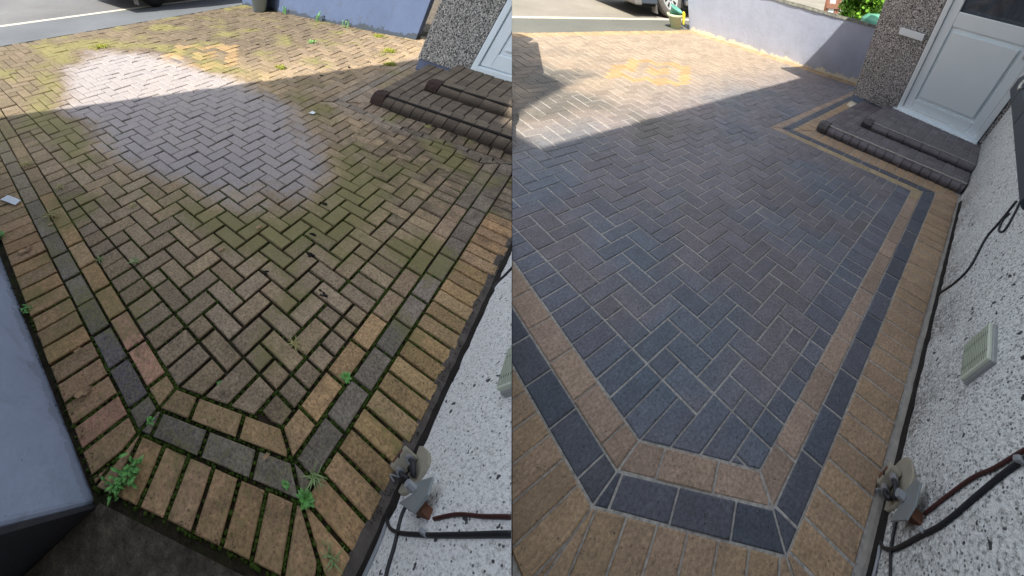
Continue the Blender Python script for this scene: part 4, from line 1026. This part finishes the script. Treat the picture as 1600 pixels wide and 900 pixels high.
for a in ((( -4.6, 7.95), .85, 'clump', 'largest bright green leafy weed, beside the corner of the pale blue wall end'),
          ((-5.2, 8.0), .7, 'clump', 'bright leafy weed right below the largest one near the pale blue wall end'),
          ((-3.35, 7.1), .42, 'rosette', 'small weed seedling at the lower left turn of the dark course'),
          ((3.55, 11.3), .55, 'rosette', 'pale green rosette weed between tan and dark blocks near the lower right border'),
          ((-.1, 12.4), 1.0, 'grass', 'thin grassy weed with long blades at the lower corner of the dark course'),
          ((-.8, 12.6), .65, 'rosette', 'small leafy weed just below the long-bladed grassy weed'),
          ((-1.0, 11.9), .35, 'rosette', 'tiny seedling left of the grassy weed at the lower corner'),
          ((-1.3, 14.0), .8, 'grass', 'dull grassy weed in the lowest joint of the border near the cables'),
          ((-1.75, -7.3), 1.25, 'dry', 'large straw-coloured dry weed between the left dark and tan courses'),
          ((-4.9, -7.4), .9, 'clump', 'green leafy weed at the left edge above the pale blue wall end'),
          ((-5.15, -1.2), .5, 'clump', 'small green weed touching the pale blue wall end half way down'),
          ((.25, -.2), .9, 'grass', 'wispy grassy weed in the herringbone near the left border'),
          ((-1.15, -1.7), .6, 'grass', 'little grassy weed in the joint beside the left tan course'),
          ((3.1, 8.9), .8, 'dry', 'yellow dry weed over a brown block near the lower middle of the mossy drive'),
          ((-.5, 7.9), .35, 'rosette', 'tiny green seedling just above the lower tan course'),
          ((17, -39), 2.0, 'mat', 'broad yellow-green weed mat near the road edge of the pale washed patch'),
          ((40.5, -19.0), 1.1, 'clump', 'small green weed alone in the sunlit paving towards the blue wall'),
          ((29.5, -15.3), .9, 'mat', 'yellowish weed tuft where the shadow edge crosses the mossy paving'),
          ((2.6, -4.6), .55, 'dry', 'pale dry tuft in the middle of the mossy herringbone'),
          ((52.1, -34.0), 1.6, 'tall', 'leafy weed against the blue wall nearest the grey pot'),
          ((51.9, -26.4), 2.0, 'tall', 'tallest bushy weed against the foot of the blue wall'),
          ((51.9, -20.5), 1.6, 'tall', 'bright leafy weed against the blue wall right of the tallest one'),
          ((51.2, -14.2), 1.4, 'mat', 'straggly weed patch along the blue wall near the porch'),
          ((45.5, -9.5), 1.3, 'mat', 'yellow-green weed patch in the corner in front of the porch plinth'),
          ((40.5, -6.6), 1.0, 'mat', 'straw-green weed patch beside the end of the blue plinth'),
          ((-.2, -9.8), 1.1, 'dry', 'dry yellow tuft spreading from the left tan course'),
          ((-1.0, -14.5), 1.3, 'dry', 'pale straw weed at the far left edge of the mossy drive'),
          ((27.6, 4.0), .9, 'dry', 'dead straw tuft at the foot of the sooty lower step')):
    weed(MOSSY, a[0], a[1] * .62, a[2], a[3], WG)

# moss cushions filling joints: uncountable
def moss_cushions():
    g = G(); r = random.Random(11); cnt = 0
    def cushion(a, b, s_):
        n = 6; c = (r.uniform(.6, 1.2),) * 3; vs = [(a + s_ * math.cos(6.283 * k / n) * r.uniform(.7, 1.2), b + s_ * math.sin(6.283 * k / n) * r.uniform(.7, 1.2), -.17) for k in range(n)]
        vs += [(a + s_ * .55 * math.cos(6.283 * k / n + .4), b + s_ * .55 * math.sin(6.283 * k / n + .4), -.14 + s_ * r.uniform(.4, .9)) for k in range(n)] + [(a, b, -.12 + s_ * 1.0)]
        g.add(vs, [(k, (k + 1) % n, (k + 1) % n + n, k + n) for k in range(n)] + [(k + n, (k + 1) % n + n, 2 * n) for k in range(n)], 0, c)
    for poly, kind in layout(WALL_M):
        ca = sum(p[0] for p in poly) / len(poly); cb = sum(p[1] for p in poly) / len(poly)
        if ca > 24 or cb < -16: continue
        for i in range(len(poly)):
            A, B = poly[i], poly[(i + 1) % len(poly)]; l = math.hypot(B[0] - A[0], B[1] - A[1])
            dens = 5.0 * sstep(.0, .35, nz((A[0] + B[0]) / 2, (A[1] + B[1]) / 2, .35, 40) + .12) * (1 if ca < 10 else .5)
            if kind in ('tan', 'dark', 'soldier') and cb > 5 and ca < 9: dens += 2.0
            for q in range(int(l * dens * 1.6 + r.random())):
                t_ = r.random(); cushion(A[0] + (B[0] - A[0]) * t_ + r.gauss(0, .02), A[1] + (B[1] - A[1]) * t_ + r.gauss(0, .02), r.uniform(.05, .12)); cnt += 1
    return tag(build('moss', g, [M_MOSS], MOSSY, lens=True, solid=False, smooth=True), 'green moss cushions filling the joints of the mossy drive', 'moss', None, 'stuff')
moss_cushions()
# crumbs of soil and grit along wall feet and steps
def grit(site, name, label, lines, m, n):
    g = G(); r = random.Random(5)
    for (p, q, w_) in lines:
        l = math.hypot(q[0] - p[0], q[1] - p[1])
        for i in range(int(l * n)):
            t_ = r.random(); a = p[0] + (q[0] - p[0]) * t_ + r.gauss(0, w_); b = p[1] + (q[1] - p[1]) * t_ + r.gauss(0, w_); s_ = r.uniform(.02, .06)
            vs = [(a + r.uniform(-s_, s_), b + r.uniform(-s_, s_), -.02 + r.uniform(0, s_)) for _ in range(3)] + [(a, b, s_ * 1.3)]; c = (r.uniform(.5, 1.4),) * 3
            g.add(vs, [(0, 1, 3), (1, 2, 3), (2, 0, 3), (0, 2, 1)], 0, c)
    return tag(build(name, g, [m], site, solid=False), label, 'debris', None, 'stuff')
grit(MOSSY, 'soil_crumbs', 'dark soil crumbs and dead moss along the wall foot and border edges', [((0, 14.45), (18, 13.5), .08), ((28.0, -2), (27.8, 12), .25), ((51.6, -44), (52.6, -9), .5), ((-5.7, 8), (-5.3, -6), .12), ((-5.6, 8.3), (-3.5, 12), .3), ((41, -8), (45, -12), 1.0)], M_SOIL, 30)

# ------------------------------------------------------------------ small litter
def litter(site, p, pts, h, m, label, nm, cat, curl=0.0):
    g = G(); g.origin = (p[0], p[1], h)
    n = len(pts); vs = [(p[0] + x, p[1] + y, h + curl * (x * x + y * y)) for x, y in pts] + [(p[0], p[1], h)] + [(p[0] + x, p[1] + y, h + .015 + curl * (x * x + y * y)) for x, y in pts] + [(p[0], p[1], h + .015)]
    fs = [((i + 1) % n, i, n) for i in range(n)] + [(i + n + 1, (i + 1) % n + n + 1, 2 * n + 1) for i in range(n)] + [(i, (i + 1) % n, (i + 1) % n + n + 1, i + n + 1) for i in range(n)]
    g.add(vs, fs); o = build(nm, g, [m], site, solid=False)
    if o: tag(o, label, cat)
litter(MOSSY, (-3.15, -10.6), [(-.5, -.55), (.0, -.75), (.5, .45), (.05, .75)], .08, M_CARD, 'small white card lying on the left tan soldier blocks', 'white_card', 'card')
LF = [(-.42, -.06), (-.2, -.2), (.05, -.12), (.28, -.24), (.34, -.02), (.48, .12), (.2, .14), (.04, .26), (-.1, .1), (-.3, .14)]
for p, s_, lab in (((-4.75, 4.4), .8, 'largest curled tan leaf, on the reddish left border blocks'), ((-3.9, -5.2), .9, 'brown leaf on the left soldier blocks below the white card'), ((-2.05, -6.4), .4, 'pale scrap of leaf under the large dry weed'),
                   ((-4.2, 2.55), .4, 'small cream petal on the left soldier blocks'), ((4.35, 2.4), .5, 'orange-brown leaf fragment on the middle herringbone'), ((7.2, 2.6), .5, 'long pale leaf scrap on the middle herringbone'), ((-.9, 10.9), .35, 'cream leaf crumb beside the lower tan corner')):
    litter(MOSSY, p, [(x * s_, y * s_) for x, y in LF], .09, M_DEAD, lab, 'fallen_leaf', 'leaf', .6)
litter(MOSSY, (22.2, -4.8), [(-.3, -.2), (.3, -.25), (.25, .2), (-.2, .25)], .08, M_CARD, 'tiny white scrap on the paving left of the sooty steps', 'paper_scrap', 'scrap')
litter(MOSSY, (6.0, -26.2), [(-.3, -.2), (.3, -.25), (.25, .2), (-.2, .25)], .08, M_TEAL, 'small turquoise scrap at the far left of the mossy drive', 'plastic_scrap', 'scrap') if False else None
for k, p in enumerate(((6.2, 8.1), (7.8, 6.1), (5.0, 5.3), (12.0, 4.0), (35.8, -9.6), (31.0, -10.2), (39.2, -8.8), (9.2, 5.2))):
    g = G(); r = random.Random(k); g.origin = (p[0], p[1], .05)
    for i in range(7):
        a, b = p[0] + r.gauss(0, .07), p[1] + r.gauss(0, .12); s_ = r.uniform(.05, .1); g.lathe((a, b, .0), (r.uniform(-.2, .2), r.uniform(-.2, .2), 1), [(s_, 0), (s_ * .9, s_ * .6), (.01, s_)], 6)
    o = build('dead_moss_clump', g, [M_GAP], MOSSY)
    tag(o, ('black moss lump on the lowest brown blocks by the right soldier course', 'black moss lump in a joint just above the lowest one', 'dark moss lump nearer the middle of the herringbone', 'dark moss lump right of the green stained blocks', 'black moss lump in the shade before the blue plinth', 'black moss lump furthest left in front of the plinth', 'black moss lump nearest the blue plinth', 'dark lump left of the right-hand soldier course')[k], 'moss', 'black moss lumps on the mossy drive')

# ------------------------------------------------------------------ behind the clean plot's garden wall
sheet('pavement', CLEAN, [(59.5, -44), (400, -100), (600, -100), (600, 0), (62, 0)], -.1, M_SHOULDER)
def bush(site, c, rx, ry, rz, n, label, m, nm='hedge_bush', ls=.9):
    T = thing(nm, site, (c[0], c[1], 0), label, 'bush'); r = random.Random(int(c[0])); g = G()
    lobes = [(c[0] + r.uniform(-.6, .6) * rx, c[1] + r.uniform(-.6, .6) * ry, c[2] + r.uniform(-.5, .6) * rz, r.uniform(.35, .6)) for _ in range(9)]
    for i in range(n):
        lb = lobes[r.randrange(9)]; v = Vector((r.gauss(0, 1), r.gauss(0, 1), r.gauss(0, 1))).normalized() * (r.random() ** .4)
        p = Vector((lb[0] + v.x * rx * lb[3], lb[1] + v.y * ry * lb[3], max(.3, lb[2] + v.z * rz * lb[3])))
        d = Vector((r.gauss(0, 1), r.gauss(0, 1), r.gauss(0, .7))).normalized(); e = d.cross(Vector((r.gauss(0, 1), r.gauss(0, 1), r.gauss(0, 1)))).normalized(); s_ = ls * r.uniform(.5, 1.1)
        g.add([p - d * s_ * .6, p + e * s_ * .32, p + d * s_ * .6, p - e * s_ * .32], [(0, 1, 2, 3)], 0, (r.uniform(.55, 1.2),) * 3)
    build('foliage', g, [m], site, T, solid=False)
    g = G()
    for i in range(6):
        t_ = i * 1.05; g.tube(smooth_path([(c[0] + .2 * math.cos(t_), c[1] + .2 * math.sin(t_), -.1), (c[0] + rx * .25 * math.cos(t_), c[1] + ry * .25 * math.sin(t_), c[2] * .6), (c[0] + rx * .5 * math.cos(t_), c[1] + ry * .5 * math.sin(t_), c[2] + rz * .3)]), [.25] * 7 + [.08] * 6, 6)
    build('branches', g, [M_BARK], site, T)
    return T
bush(CLEAN, (72, -16.0, 8.5), 6, 4.5, 8, 5200, 'tall bright green bush rising behind the lavender wall next to the porch', M_HEDGE, ls=1.0)
bush(CLEAN, (150, -24, 14), 26, 22, 14, 4200, 'yellow-green hedge along the far side behind the lavender wall', M_HEDGE, ls=3.2)
# low rail, lid and timber post seen over the wall
T = thing('garden_bin', CLEAN, (64, -10.5, 0), 'pale green plastic bin lid showing between the bush and the grey porch', 'bin')
g = G(); g.lathe((64.5, -10.2, 0), (0, 0, 1), [(2.2, 0), (2.6, 7.2), (2.7, 7.4)], 22); build('bin_body', g, [M_GREENLID], CLEAN, T, smooth=True)
g = G(); g.lathe((64.5, -10.2, 7.4), (0, 0, 1), [(2.9, 0), (2.85, .4), (1.9, 1.0), (.01, 1.25)], 22); build('bin_lid', g, [M_GREENLID], CLEAN, T, smooth=True)
T = thing('handrail', CLEAN, (88, -33, 0), 'thin low metal rail on the concrete behind the lavender wall', 'rail')
g = G(); g.tube([(90, -40, 5.0), (98, -24, 5.0)], .22, 8); build('rail', g, [M_TRIM], CLEAN, T)
for p in ((90, -40), (94, -32), (98, -24)):
    g = G(); g.tube([(p[0], p[1], 0), (p[0], p[1], 5.0)], .25, 8); build('rail_post', g, [M_TRIM], CLEAN, T)
T = thing('timber_gate', CLEAN, (150, -62, 0), 'reddish timber gate with white boards at the top behind the lavender wall', 'gate')
for k in range(5):
    g = G(); g.box(150 + k * 3.2, 152.6 + k * 3.2, -62, -61, 0, 16); build('gate_board', g, [M_FRAME if k in (1, 2) else M_WOOD], CLEAN, T, bevel=.1)
g = G(); g.box(149.5, 167, -61, -60.4, 3, 4.5); g.box(149.5, 167, -61, -60.4, 11, 12.5); build('gate_rail', g, [M_WOOD], CLEAN, T)

# ------------------------------------------------------------------ unseen block added behind the viewer to cast shade over the mossy plot
sB = MOSSY.M3.inverted() @ SUN; sB = sB / -sB.z
def add_shade_caster(Hh, foot_):
    up = lambda p: (p[0] - sB.x * Hh, p[1] - sB.y * Hh)
    F = [up(p) for p in foot_]; F += [(F[-1][0] - sB.x * 14, F[-1][1] - sB.y * 14), (F[0][0] - sB.x * 14, F[0][1] - sB.y * 14)]  # outline set back along the sun from the wanted shadow
    T = thing('shade_caster', MOSSY, (F[0][0], F[0][1], 0), 'rendered house next door standing behind the viewer outside the picture', 'house')
    g = G(); g.slab([(a, b, Hh) for a, b in F], (0, 0, -Hh - .5)); build('wall', g, [M_BLOCK_M], MOSSY, T, clip=False)
    g = G(); g.slab([(a, b, Hh + .01) for a, b in F], (0, 0, .8)); build('roof', g, [M_TILE], MOSSY, T, clip=False)
e0 = (46.0, -13.2 + (46.0 - 12.8) * sB.y / sB.x)
e0 = (51.5, -4.6 + 5.5 * sB.y / sB.x)
add_shade_caster(58, [e0, (52, 2.0), (49, 9.5), (38, 8.5), (31, 8.5), (22, 30), (-6, 34)])
